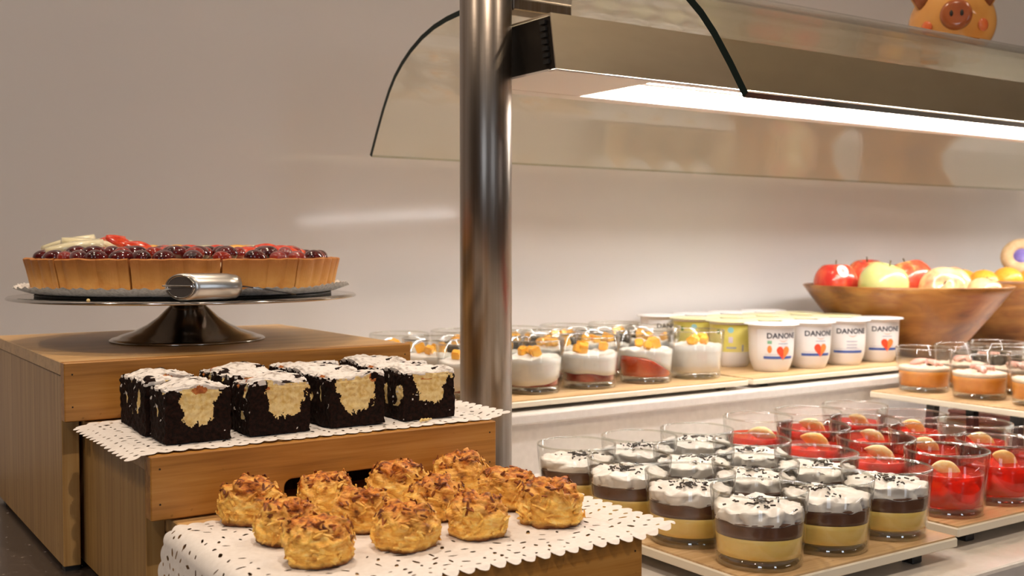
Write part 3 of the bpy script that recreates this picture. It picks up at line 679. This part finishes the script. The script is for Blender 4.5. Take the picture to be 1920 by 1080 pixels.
for xx, yy, dx in ((.012, .20, -.012), (.012, .08, -.006), (.10, .20, .006), (.10, .08, .006)):
    bm = bmesh.new(); add_box(bm, xx - .003, xx + .009, yy, yy + .012, 0, OT - CT - .009)
    for q in bm.verts:
        if q.co.z < .01: q.co.x += dx; q.co.y += dx * .4
    ob('leg', bm_mesh(bm), BLACK, t)

# ------------------------------------------------------------------ cups
def cup_meshes(rb, rt, h, base=.008, wall=.0016):
    shell = lathe([(rb * .96, .0005), (rb, .003), (rb + (rt - rb) * .5, h * .5), (rt, h - .0006), (rt - wall * .5, h), (rt - wall, h - .0006), (rb + (rt - rb) * .5 - wall, h * .5), (rb - wall + .0008, base + .002), (rb - wall - .002, base + .0004)], 56)
    bs = lathe([(0, .0012), (rb * .80, .0012), (rb * .86, 0), (rb * .955, .0004), (rb * .975, .002), (rb * .96, base - .001), (rb * .9, base), (0, base)], 48)
    shell.materials.append(CUPG); bs.materials.append(CUPB)
    for m in (shell, bs): m.polygons.foreach_set('use_smooth', [True] * len(m.polygons))
    rim = lathe([(rt - wall * .5 + .0010 * math.cos(q * PI / 4), h - .0003 + .0010 * math.sin(q * PI / 4)) for q in range(8)], 64, True)
    rim.materials.append(CUPR); rim.polygons.foreach_set('use_smooth', [True] * len(rim.polygons))
    return shell, bs, rim
def layer(rin, zb, zt, seed=0, amp=0, side=0, nt=56, fs=4, fr_=8, nfreq=160):
    v, f = [], []
    for k in range(fs + 1):
        for i in range(nt):
            a = 2 * PI * i / nt; b0, t0 = zb(a), zt(a); z = b0 + (t0 - b0) * k / fs; r = rin(z)
            p = (math.cos(a) * r, math.sin(a) * r, z); e = side * (max(0, 1 - abs(N(p, 62, seed)) * 5) * .6 + max(0, N(p, 130, seed + 3)) * .6) if 0 < k else 0
            z += amp * .7 * N(p, nfreq, seed + 5) if k == fs else 0; r -= e; v.append((math.cos(a) * r, math.sin(a) * r, z))
    for k in range(fs):
        for i in range(nt): f.append((k * nt + i, k * nt + (i + 1) % nt, (k + 1) * nt + (i + 1) % nt, (k + 1) * nt + i))
    last = fs * nt; 
    for k in range(1, fr_):
        s = 1 - k / fr_; st = len(v)
        for i in range(nt):
            a = 2 * PI * i / nt; z = zt(a); c = sum(zt(2 * PI * q / 8) for q in range(8)) / 8; r = rin(z) * s; z = c + (z - c) * s; p = (math.cos(a) * r, math.sin(a) * r, z)
            z += amp * (N(p, nfreq, seed + 5) + .5 * N(p, nfreq * 2.1, seed + 6)) + amp * .9 * (1 - s); v.append((p[0], p[1], z))
        for i in range(nt): f.append((last + i, last + (i + 1) % nt, st + (i + 1) % nt, st + i))
        last = st
    f.append([last + i for i in range(nt)]); f.append([i for i in range(nt)][::-1])
    return pd(v, f)
RB, RT, CH = .0325, .0366, .056
def inner(z, h=CH, rb=RB, rt=RT): return rb + (rt - rb) * z / h - .0021
TC = cup_meshes(RB, RT, CH)
def smoothm(me, m): me.materials.append(m); me.polygons.foreach_set('use_smooth', [True] * len(me.polygons)); return me
cst = smoothm(layer(inner, lambda a: .0086, lambda a: .0232 + .0004 * math.sin(2 * a)), TCUST)
chc = smoothm(layer(inner, lambda a: .0234 + .0004 * math.sin(2 * a), lambda a: .0350 + .0006 * math.sin(3 * a + 1)), TCHOC)
def cream_mesh(s):
    return smoothm(layer(lambda z: inner(z) + .0003, lambda a: .0340 + .0022 * N((math.cos(a), math.sin(a), 0), 3, s), lambda a: .0425 + .0026 * N((math.cos(a), math.sin(a), 1), 2.2, s), s, .0034, .0050, 96, 10, 11, 120), CREAM)
def sprinkle_mesh(s, cnt=46):
    rnd = random.Random(s); bm = bmesh.new()
    for _ in range(cnt):
        r = abs(rnd.gauss(0, .0145)); a = rnd.uniform(0, 6.28)
        if r > .029: continue
        p = Vector((r * math.cos(a) + .004, r * math.sin(a), 0)); p.z = .0463 + .0034 * (N((p.x, p.y, .0425), 120, s + 5)) + .0034 * .9 * (1 - r / .033) - .0022
        q = rnd.uniform(0, 6.28); l = rnd.uniform(.0018, .0036); dv = Vector((math.cos(q) * l, math.sin(q) * l, rnd.uniform(-.0008, .0012))); add_tube(bm, p - dv * .6, p + dv * .6, .00068, n=5)
    me = bm_mesh(bm); me.materials.append(SPRINK); return me
CRM = [(cream_mesh(s), sprinkle_mesh(s)) for s in (1, 2, 3, 4, 5)]
rnd = random.Random(12)
deep = ['front row', 'second row', 'third row', 'back row']
for j in range(4):
    for i in range(3):
        t = thing('trifle_cup', 'custard, chocolate and cream trifle glass, %s, %s of its tray' % (deep[j], ['left side', 'middle', 'right side'][i]), 'dessert cup', (.6105 + .0752 * i + rnd.uniform(-.0006, .0006), .5725 + .0750 * j + rnd.uniform(-.0006, .0006), TT), group='layered trifle cups')
        for nm, me in (('glass', TC[0]), ('glass_base', TC[1]), ('rim', TC[2]), ('custard_layer', cst), ('chocolate_layer', chc)): ob(nm, me, None, t)
        c, s = CRM[(i * 2 + j * 3) % 5]; rz = rnd.uniform(0, 6.28); ob('whipped_cream', c, None, t, rot=(0, 0, rz)); tag(ob('chocolate_sprinkles', s, None, t, rot=(0, 0, rz)), kind='stuff')

# red jelly cups
jel = smoothm(layer(inner, lambda a: .0088, lambda a: .0362, 3, .0003), JELLY)
def cubes(s):
    rnd = random.Random(s); res = []
    for _ in range(22):
        bm = bmesh.new(); c = rnd.uniform(.007, .0105); a = rnd.uniform(0, 6.28); r = .0235 * math.sqrt(rnd.uniform(.05, 1)); p = Vector((math.cos(a) * r, math.sin(a) * r, rnd.uniform(.0140, .0290)))
        bmesh.ops.create_cube(bm, size=c, matrix=Matrix.Translation(p) @ Euler((rnd.random() * 3, rnd.random() * 3, rnd.random() * 3)).to_matrix().to_4x4()); bmesh.ops.bevel(bm, geom=bm.edges[:], offset=.0009, segments=1, affect='EDGES')
        me = bm_mesh(bm); me.materials.append(JCUBE); res.append(me)
    return res
CUB = [cubes(s) for s in (4, 5, 6)]
def segment_mesh(seed, L=.0165, hgt=.0150, wd=.0058):
    v, f = [], []; n, m = 18, 12
    for i in range(n + 1):
        u = -1 + 2 * i / n; c = max(.02, 1 - u * u); x = u * L; zi = .0035 * u * u; zo = zi + hgt * c ** .85
        for k in range(m):
            q = 2 * PI * k / m; t_ = .5 + .5 * math.sin(q)      # 0 at the inner edge, 1 at the outer back
            y = math.cos(q) * wd * c ** .8 * (.35 + .85 * t_); z = zi + (zo - zi) * t_
            p = (x, y, z); e = .0006 * N(p, 220, seed); v.append((x + e, y + e, z + e))
    for i in range(n):
        for k in range(m): f.append((i * m + k, i * m + (k + 1) % m, (i + 1) * m + (k + 1) % m, (i + 1) * m + k))
    f.append(list(range(m))[::-1]); f.append([n * m + k for k in range(m)])
    return smoothm(fixn(pd(v, f)), PITH if seed % 2 else TANG)
SEG = [segment_mesh(s) for s in (1, 3, 4, 5)]
rnd = random.Random(31)
for j in range(4):
    for i in range(3):
        t = thing('jelly_cup', 'glass of red fruit jelly with a tangerine segment, %s, %s of its tray' % (deep[j], ['left side', 'middle', 'right side'][i]), 'dessert cup', (.8685 + .0790 * i + rnd.uniform(-.001, .001), .5905 + .0755 * j + rnd.uniform(-.001, .001), TT), group='red jelly cups')
        for nm, me in (('glass', TC[0]), ('glass_base', TC[1]), ('rim', TC[2]), ('red_jelly', jel)): ob(nm, me, None, t)
        for me in CUB[(i + j) % 3]: ob('fruit_cube', me, None, t)
        ob('tangerine_segment', SEG[(i * 2 + j) % 4], None, t, (-.006 + rnd.uniform(-.004, .004), -.008 + rnd.uniform(-.004, .006), .0342 + rnd.uniform(-.002, .001)), (rnd.uniform(-.5, .2), .50 + rnd.uniform(-.2, .3), R(-34) + rnd.uniform(-.3, .3)))

# mango yogurt cups on the shelf
VB, VT, VH = .0335, .0385, .0635
VC = cup_meshes(VB, VT, VH, .009)
def innv(z): return inner(z, VH, VB, VT)
mc = []
for s in (.0095, .0120):
    bm = bmesh.new(); bmesh.ops.create_cube(bm, size=s); bmesh.ops.bevel(bm, geom=bm.edges[:], offset=.0011, segments=2, affect='EDGES'); me = bm_mesh(bm); me.materials.append(MANGO); mc.append(me)
rnd = random.Random(55)
vx = [.665, .755, .841, .933, 1.020]
# jam wedge: (mean height, slope, direction of the high side, material)
jam = {(0, 0): (.014, .004, 0, JAM), (1, 0): (.0145, .006, .2, JAM), (2, 0): (.0165, .0030, 3.5, JAM), (3, 0): (.0195, .0165, 3.35, JAMR), (4, 0): None}
for j in range(3):
    for i in range(5):
        pos = ['left end', 'second from left', 'middle', 'second from right', 'right end'][i]
        t = thing('yogurt_cup', 'white yogurt glass with mango cubes, %s, %s of shelf tray' % (['front row', 'middle row', 'back row'][j], pos), 'dessert cup', (vx[i] + rnd.uniform(-.001, .001), 1.074 + .085 * j, ST), group='mango yogurt cups')
        ob('glass', VC[0], None, t); ob('glass_base', VC[1], None, t); ob('rim', VC[2], None, t)
        jm = jam.get((i, j), (.014, rnd.uniform(0, .006), rnd.uniform(0, 6), JAM)); lo = lambda a: .0096
        if jm:
            h0, sl, di, mt = jm; up = lambda a, h0=h0, sl=sl, di=di: max(.0100, h0 + sl * math.cos(a - di) + .0008 * math.sin(5 * a))
            ob('jam_layer', smoothm(layer(innv, lo, up, 2), mt), None, t); lo = lambda a, up=up: up(a) + .0002
        hy = .0425 if i < 4 else .0440; sd = i * 7 + j
        ob('yogurt', smoothm(layer(innv, lo, lambda a: hy + .0022 * N((math.cos(a), math.sin(a), 0), 2.5, sd), sd, .0035, 0, 56, 4, 8, 70), YOG), None, t)
        for k in range(5):
            a = rnd.uniform(0, 6.28); r = rnd.uniform(.004, .024); ob('mango_cube', mc[k % 2], None, t, (math.cos(a) * r, math.sin(a) * r, hy + .0070 + rnd.uniform(-.001, .001)), (rnd.uniform(-.5, .5), rnd.uniform(-.5, .5), rnd.uniform(0, 3)))

# orange mousse cups
OC = cup_meshes(.0335, .0385, .0605, .008)
def inno(z): return inner(z, .0605, .0335, .0385)
om = smoothm(layer(inno, lambda a: .0086, lambda a: .0290), MOUSSE); of = smoothm(layer(inno, lambda a: .0292, lambda a: .0340, 4, .0025, 0, 56, 2, 8, 120), FOAM)
pf = smoothm(wedge(.024, .007, .0035, 4), PINKF)
k = 0
for j in range(3):
    for i in range(3):
        t = thing('mousse_cup', 'glass of orange mousse with pale fruit on top, %s column, %s from the shelf' % (['left', 'middle', 'right'][i], ['row nearest', 'second row', 'third row'][j]), 'dessert cup', (1.335 + .088 * i, .945 - .0855 * j, OT), group='orange mousse cups')
        for nm, me in (('glass', OC[0]), ('glass_base', OC[1]), ('rim', OC[2]), ('orange_mousse', om), ('pale_foam', of)): ob(nm, me, None, t)
        for q in range(3): ob('fruit_slice', pf, None, t, (rnd.uniform(-.015, .015), rnd.uniform(-.015, .015), .0385), (rnd.uniform(-.3, .3), rnd.uniform(-.3, .3), rnd.uniform(0, 6)))
# pink glazed slices behind the raised tray's legs
pt = tray('dessert_tray', 'low bamboo tray under the raised tray holding pink glazed slices', 1.40, 1.78, .70, .985, CT + .008, CT, .006)
for i in range(3):
    for j in range(2):
        t = thing('pink_slice', 'pink glazed cake slice under the raised tray, %s, %s' % (['left', 'centre', 'right'][i], ['front', 'back'][j]), 'cake slice', (1.465 + .115 * i, .78 + .125 * j, CT + .008), group='pink glazed slices')
        ob('sponge', box(-.05, .05, -.055, .055, 0, .008, .002), PINKF, t); ob('pink_glaze', box(-.051, .051, -.056, .056, .008, .0135, .0022), PINKG, t)

# ------------------------------------------------------------------ yogurt pots with printed labels
PR = [(0, .001), (.021, .001), (.0222, 0), (.0235, .0006), (.0262, .006), (.0290, .014), (.0305, .022), (.0312, .034), (.0318, .050), (.0322, .063), (.0335, .0645)]
pot = lathe(PR + [(.0335, .066), (0, .066)], 56)
def prad(z):
    for (r0, z0), (r1, z1) in zip(PR[2:], PR[3:]):
        if z0 <= z <= z1: return r0 + (r1 - r0) * (z - z0) / (z1 - z0)
    return .032
lid = lathe([(0, .0662), (.0365, .0660), (.0380, .0652), (.0384, .0658), (.0378, .0672), (.030, .0676), (0, .0674)], 56)
lw_, ly_ = lid, lid.copy(); smoothm(lw_, LIDW); smoothm(ly_, LIDY); smoothm(pot, POTW)
def wrap(poly, ofs):         # list of (x, z) polygons in metres on the unrolled wall -> vertices on the pot
    return [(math.sin(x / .031) * (prad(z) + ofs), -math.cos(x / .031) * (prad(z) + ofs), z) for x, z in poly]
def patch(x0, x1, z0, z1, ofs=.00025, nx=14, nz=4):
    v, f = [], []
    for i in range(nx + 1):
        for j in range(nz + 1): v += wrap([(x0 + (x1 - x0) * i / nx, z0 + (z1 - z0) * j / nz)], ofs)
    for i in range(nx):
        for j in range(nz): a = i * (nz + 1) + j; f.append((a, a + nz + 1, a + nz + 2, a + 1))
    return pd(v, f)
def shape(pts, ofs): 
    cx, cz = sum(p[0] for p in pts) / len(pts), sum(p[1] for p in pts) / len(pts); v = wrap([(cx, cz)] + pts, ofs); n = len(pts); return pd(v, [(0, 1 + i, 1 + (i + 1) % n) for i in range(n)])
def text_mesh(body, size, cx, z, ofs=.0004, sx=1.0):
    cu = bpy.data.curves.new('lettering', 'FONT'); cu.body = body; cu.size = size; cu.align_x = 'CENTER'; cu.resolution_u = 3; cu.offset = size * .024
    to = bpy.data.objects.new('lettering', cu); COL.objects.link(to); bpy.context.view_layer.update()
    me = bpy.data.meshes.new_from_object(to.evaluated_get(bpy.context.evaluated_depsgraph_get())); bpy.data.objects.remove(to)
    bm = bmesh.new(); bm.from_mesh(me); bmesh.ops.triangulate(bm, faces=bm.faces)
    for v in bm.verts: v.co = Vector(wrap([(cx + v.co.x * sx, z + v.co.y)], ofs)[0])
    bm.to_mesh(me); bm.free(); me.materials.clear(); return me
TXT = text_mesh('DANONE', .0105, .006, .0478, .0005, 1.0); TXT.materials.append(PRN['navy'])
smile = []
for k in range(11): s = -1 + .2 * k; smile.append((.0065 + s * .0068, .0462 - .0022 * (1 - s * s)))
for k in range(11): s = 1 - .2 * k; smile.append((.0065 + s * .0068, .0462 - .0034 * (1 - s * s) - .0001))
SM = pd(wrap(smile, .0005), [(i, i + 1, 20 - i, 21 - i) for i in range(10)]); SM.materials.append(PRN['peach'])
heart = []
for k in range(24): q = 2 * PI * k / 24; heart.append((.0065 + .00060 * 16 * math.sin(q) ** 3, .0285 + .00068 * (13 * math.cos(q) - 5 * math.cos(2 * q) - 2 * math.cos(3 * q) - math.cos(4 * q))))
HT_ = shape(heart, .0006); HT_.materials.append(PRN['red'])
half = [p for p in heart if p[0] >= .0066] ; half = shape(half + [(.0068, .024)], .0009); half.materials.append(PRN['orange'])
STRIPE = patch(-.021, .024, .0190, .0228, .0004); STRIPE.materials.append(PRN['blue'])
LINE1 = patch(-.001, .014, .0398, .0408, .0004, 8, 1); LINE1.materials.append(PRN['grey']); LINE2 = patch(-.019, .019, .0250, .0255, .0004, 10, 1); LINE2.materials.append(PRN['grey'])
TL = [patch(-.002, .014, z, z + .0012, .0004, 8, 1) for z in (.0355, .0305, .0265)]; [m.materials.append(PRN['grey']) for m in TL]
IC1 = patch(-.0155, -.0095, .040, .0445, .0005, 3, 2); IC1.materials.append(PRN['green']); IC2 = shape([(-.0125 + .0032 * math.cos(q * PI / 6), .0325 + .0055 * math.sin(q * PI / 6)) for q in range(12)], .0005); IC2.materials.append(PRN['orange'])
LBL = patch(-.030, .030, .0165, .0605, .00015, 20, 8); LBL.materials.append(LBLW)
SLV = patch(-.094, .094, .0225, .0620, .0002, 48, 8); SLV.materials.append(POTY)
IY1 = shape([(-.004 + .0042 * math.cos(q * PI / 8), .0545 + .0042 * math.sin(q * PI / 8)) for q in range(16)], .0005); IY1.materials.append(PRN['teal'])
IY2 = patch(-.007, -.001, .036, .0445, .0005, 3, 2); IY2.materials.append(PRN['lilac']); IY3 = patch(-.010, .004, .0275, .0300, .0005, 5, 1); IY3.materials.append(PRN['grey'])
IY4 = shape([(-.022 + .0028 * math.cos(q * PI / 5), .0515 + .0034 * math.sin(q * PI / 5)) for q in range(10)], .0005); IY4.materials.append(PRN['dkgreen']); IY5 = patch(.0125, .0150, .0235, .0330, .0005, 2, 2); IY5.materials.append(PRN['grey'])
for me in (TXT, SM, HT_, half, STRIPE, LINE1, LINE2, IC1, IC2, LBL, SLV, IY1, IY2, IY3, IY4, IY5, *TL): me.polygons.foreach_set('use_smooth', [True] * len(me.polygons))
rnd = random.Random(8)
ang = [-.34, -.36, -.20, -.28]
for j in range(4):
    for i in range(4):
        x, y = 1.166 + .0778 * i, 1.0735 + .0775 * j; face = math.atan2(-y, -x) + PI / 2; yellow = j in (1, 2)
        lb = ('yogurt pot in a yellow printed sleeve, %s, %s' if yellow else 'white yogurt pot with a blue stripe label, %s, %s') % (['front row', 'second row', 'third row', 'back row'][j], colname[i])
        t = thing('yogurt_pot', lb, 'yogurt pot', (x, y, ST), face + (ang[i] * -1 if not yellow else .1), 'sealed yogurt pots')
        ob('pot', pot, None, t); ob('foil_lid', ly_ if yellow else lw_, None, t)
        if yellow:
            ob('sleeve', SLV, None, t)
            for me in (IY1, IY2, IY3, IY4, IY5): ob('printed_icon', me, None, t)
        else:
            ob('label', LBL, None, t); ob('printed_name', TXT, None, t); ob('printed_smile', SM, None, t); ob('printed_stripe', STRIPE, None, t); ob('printed_line', LINE2, None, t)
            if i == 2 and j == 0:
                for me in TL: ob('printed_line', me, None, t)
            else:
                ob('printed_line', LINE1, None, t); s = ob('printed_strawberry', HT_, None, t); ob('printed_highlight', half, None, s)
            if i == 0 and j == 0: ob('printed_icon', IC1, None, t); ob('printed_icon', IC2, None, t)

# ------------------------------------------------------------------ fruit bowls
def bowl(label, x, y, rim, h, r0):
    prof = [(0, 0), (r0, 0), (r0 + .003, .004)]
    for k in range(1, 11): s = k / 10; prof.append((r0 + (rim - r0) * (s ** .85), .004 + (h - .004) * s))
    prof += [(rim - .004, h + .0012), (rim - .009, h - .001)]
    for k in range(7): s = k / 6; prof.append((rim - .009 - (rim - .009) * .15 * s ** 1.2, h - .001 - .030 * s))
    prof += [(.06, h - .037), (0, h - .038)]
    o = ob('fruit_bowl', lathe(prof, 72), BOWLW, loc=(x, y, SHZ), smooth=True); return tag(o, label, 'bowl', 'wooden fruit bowls')
B1 = (1.566, 1.145); BH = .124
bowl('wide wooden bowl heaped with apples beside the yogurt pots', *B1, .167, BH, .066)
bowl('wooden bowl of oranges behind the apple bowl, partly out of frame', 1.91, 1.165, .175, BH + .004, .07)
def apple_mesh(r):
    pr = []
    for k in range(25):
        q = PI * k / 24; rr = r * (math.sin(q) ** .9) * (1 + .06 * math.cos(q)); z = -math.cos(q) * r * .92
        if k < 5: z += .006 * (1 - k / 5) ** 1.5 * r / .04
        if k > 19: z -= .010 * ((k - 19) / 5) ** 1.5 * r / .04
        pr.append((max(rr, 0), z))
    return lathe(pr, 36)
def apple(label, x, y, z, r, m, rot=(0, 0, 0), sticker=None):
    t = thing('apple', label, 'apple', (x, y, z), group='apples in the bowl'); t.rotation_euler = rot
    me = apple_mesh(r); ob('skin', me, m, t, smooth=True)
    ob('stem', tube((0, 0, r * .66), (.002, .001, r * .98), .0009, .0012, 8), STEM, t)
    if sticker:
        d = Vector(sticker).normalized(); v, f = [], [(0, 1 + k, 1 + (k + 1) % 20) for k in range(20)]; tq = d.to_track_quat('Z', 'Y').to_matrix()
        pts = [Vector((0, 0, 1))] + [Vector((.25 * g * math.cos(q * PI / 10), .34 * g * math.sin(q * PI / 10), .9)).normalized() for g in (.25, .5, .75, 1) for q in range(20)]
        f += [(1 + 20 * g + k, 1 + 20 * g + (k + 1) % 20, 21 + 20 * g + (k + 1) % 20, 21 + 20 * g + k) for g in range(3) for k in range(20)]
        def surf(p):
            p = tq @ p; q = math.acos(max(-1, min(1, -p.z))); rr = r * (math.sin(q) ** .9) * (1 + .06 * math.cos(q)); h = math.hypot(p.x, p.y) + 1e-9; c = Vector((p.x / h * rr, p.y / h * rr, -math.cos(q) * r * .92)); return c * 1.012
        ob('sticker', pd([surf(p) for p in pts], f), STICK, t, smooth=True)
def rel(rgt, fwd):   # offset in a bowl: right / towards the camera
    d = math.atan2(-B1[1], -B1[0]); return B1[0] + rgt * math.cos(d + PI / 2) + fwd * math.cos(d), B1[1] + rgt * math.sin(d + PI / 2) + fwd * math.sin(d)
zt = SHZ + BH
apple('red apple with a white oval sticker, left in the wooden bowl', *rel(-.112, .015), zt + .0055, .0365, APR, (0, 0, 0), (-.81 * .72 + .587 * .36, -.587 * .72 - .81 * .36, .55))
apple('pale green apple in front in the wooden bowl', *rel(-.034, .055), zt + .0040, .0400, APG, (.25, -.2, 1))
apple('deep red apple behind the green apple', *rel(.006, -.022), zt + .0085, .0385, APR, (.1, .25, 2.2))
apple('red apple with a visible stem behind the green apple on the left', *rel(-.064, -.060), zt + .0110, .0370, APR, (-.1, .1, 3))
apple('yellow blushed apple lying on its side right of the green apple', *rel(.056, .045), zt - .0050, .0375, APY, (1.2, 0, -.9))
apple('small blushed apple low at the right of the wooden bowl', *rel(.120, .012), zt - .0130, .0300, APY, (.3, .2, 1))
apple('small yellow pink apple at the back of the apple bowl', *rel(.070, -.066), zt - .002, .035, APY, (.1, .4, 2))
om_ = sphere(.0275, .0275, .0255, 28, 18)
for lb, x, y, z in (('small orange at the left in the second bowl', 1.817, 1.165, -.003), ('orange beside the first one in the second bowl', 1.884, 1.160, .0015), ('orange at the right edge of the photo in the second bowl', 1.952, 1.150, -.001), ('orange at the back of the second bowl', 1.86, 1.235, -.004)):
    t = thing('orange', lb, 'orange', (x, y, SHZ + BH + z), group='oranges in the second bowl'); ob('peel', om_, ORNG, t, smooth=True); ob('stem_end', lathe([(0, .0262), (.0020, .0259), (.0024, .0250), (0, .0246)], 10), STEM, t)
t = thing('filled_pastry', 'round tan pastry with a violet blue centre on top of the oranges', 'pastry', (1.972, 1.185, SHZ + BH + .046)); t.rotation_euler = (R(62), 0, R(-62))
pr = [];
for k in range(17): q = 2 * PI * k / 16; pr.append((.026 + .012 * math.cos(q), .009 * math.sin(q)))
ob('pastry_ring', lathe(pr[:-1], 40, True), PASTRY, t, smooth=True); ob('filling', lathe([(0, .006), (.017, .003), (.019, -.003), (0, -.004)], 32), PURPLE, t, smooth=True)

# ------------------------------------------------------------------ piggy bank on the glass
PGX, PGY = 1.290, .878; GZ = CAMZ + .2466
t = thing('piggy_bank', 'glossy orange ceramic pig sitting on top of the curved glass', 'piggy bank', (PGX, PGY, GZ), math.atan2(-PGY, -PGX) + R(4))
v, f = [], []; nu, nv = 56, 36
for j in range(nv + 1):
    th = PI * j / nv
    for i in range(nu):
        a = 2 * PI * i / nu; d = Vector((math.sin(th) * math.cos(a), math.sin(th) * math.sin(a), math.cos(th)))
        p = Vector((d.x * .060, d.y * .0545, d.z * .050)); p.z += .047
        k = max(0, d.dot(Vector((.95, 0, .28)).normalized())); p += Vector((1, 0, .12)) * .012 * k ** 6          # muzzle
        k = max(0, d.dot(Vector((.55, 0, .83)))); p += Vector((.25, 0, 1)) * .012 * k ** 3                       # brow and crown
        if p.z < .016: p.z = .016 - (.016 - p.z) * .25
        v.append(p)
for j in range(nv):
    for i in range(nu): f.append((j * nu + i, (j + 1) * nu + i, (j + 1) * nu + (i + 1) % nu, j * nu + (i + 1) % nu))
ob('body', fixn(pd(v, f)), PIG, t, smooth=True)
sn = lathe([(0, 0), (.0185, 0), (.0195, .003), (.0188, .009), (.0172, .0115), (.013, .0122), (0, .0118)], 40); sn.transform(Matrix.Rotation(PI / 2, 4, 'Y')); sno = ob('snout', sn, PIGD, t, (.062, 0, .0460), (0, -.1, 0), smooth=True)
for s in (-1, 1): ob('nostril', sphere(.0012, .0022, .0042, 12, 8), DARKM, sno, (.0118, s * .0062, 0), smooth=True)
for s in (-1, 1):
    ob('eye', sphere(.003, .0042, .0042, 14, 10), BLACK, t, (.0570, s * .0140, .0745), smooth=True)
    ob('cheek', sphere(.003, .0085, .0085, 16, 10), PIGR, t, (.0475, s * .0335, .036), (0, 0, s * .75), smooth=True)
    bm = bmesh.new(); bmesh.ops.create_cone(bm, cap_ends=True, segments=24, radius1=.019, radius2=.001, depth=.036); bmesh.ops.bevel(bm, geom=bm.edges[:], offset=.002, segments=2, affect='EDGES'); me = bm_mesh(bm)
    for q in me.vertices: q.co.x *= .45
    e = ob('ear', me, PIG, t, (.036, s * .0425, .0740), (s * -.85, .45, s * .35), smooth=True)
    me2 = me.copy(); me2.materials.clear(); ie = ob('inner_ear', me2, PIGD, e, (.0035, 0, -.002), smooth=True); ie.scale = (.75, .72, .8)
    for q in (-.026, .028): ob('foot', lathe([(0, 0), (.011, 0), (.0125, .003), (.0125, .02), (0, .022)], 20), PIG, t, (q, s * .026, 0), smooth=True)
bm = bmesh.new()
for k in range(14): a0, a1 = k * .6, (k + 1) * .6; add_tube(bm, (-.058 - .0009 * k, .006 * math.cos(a0), .05 + .006 * math.sin(a0)), (-.0589 - .0009 * k, .006 * math.cos(a1), .05 + .006 * math.sin(a1)), .0022, n=8)
ob('tail', bm_mesh(bm), PIG, t)
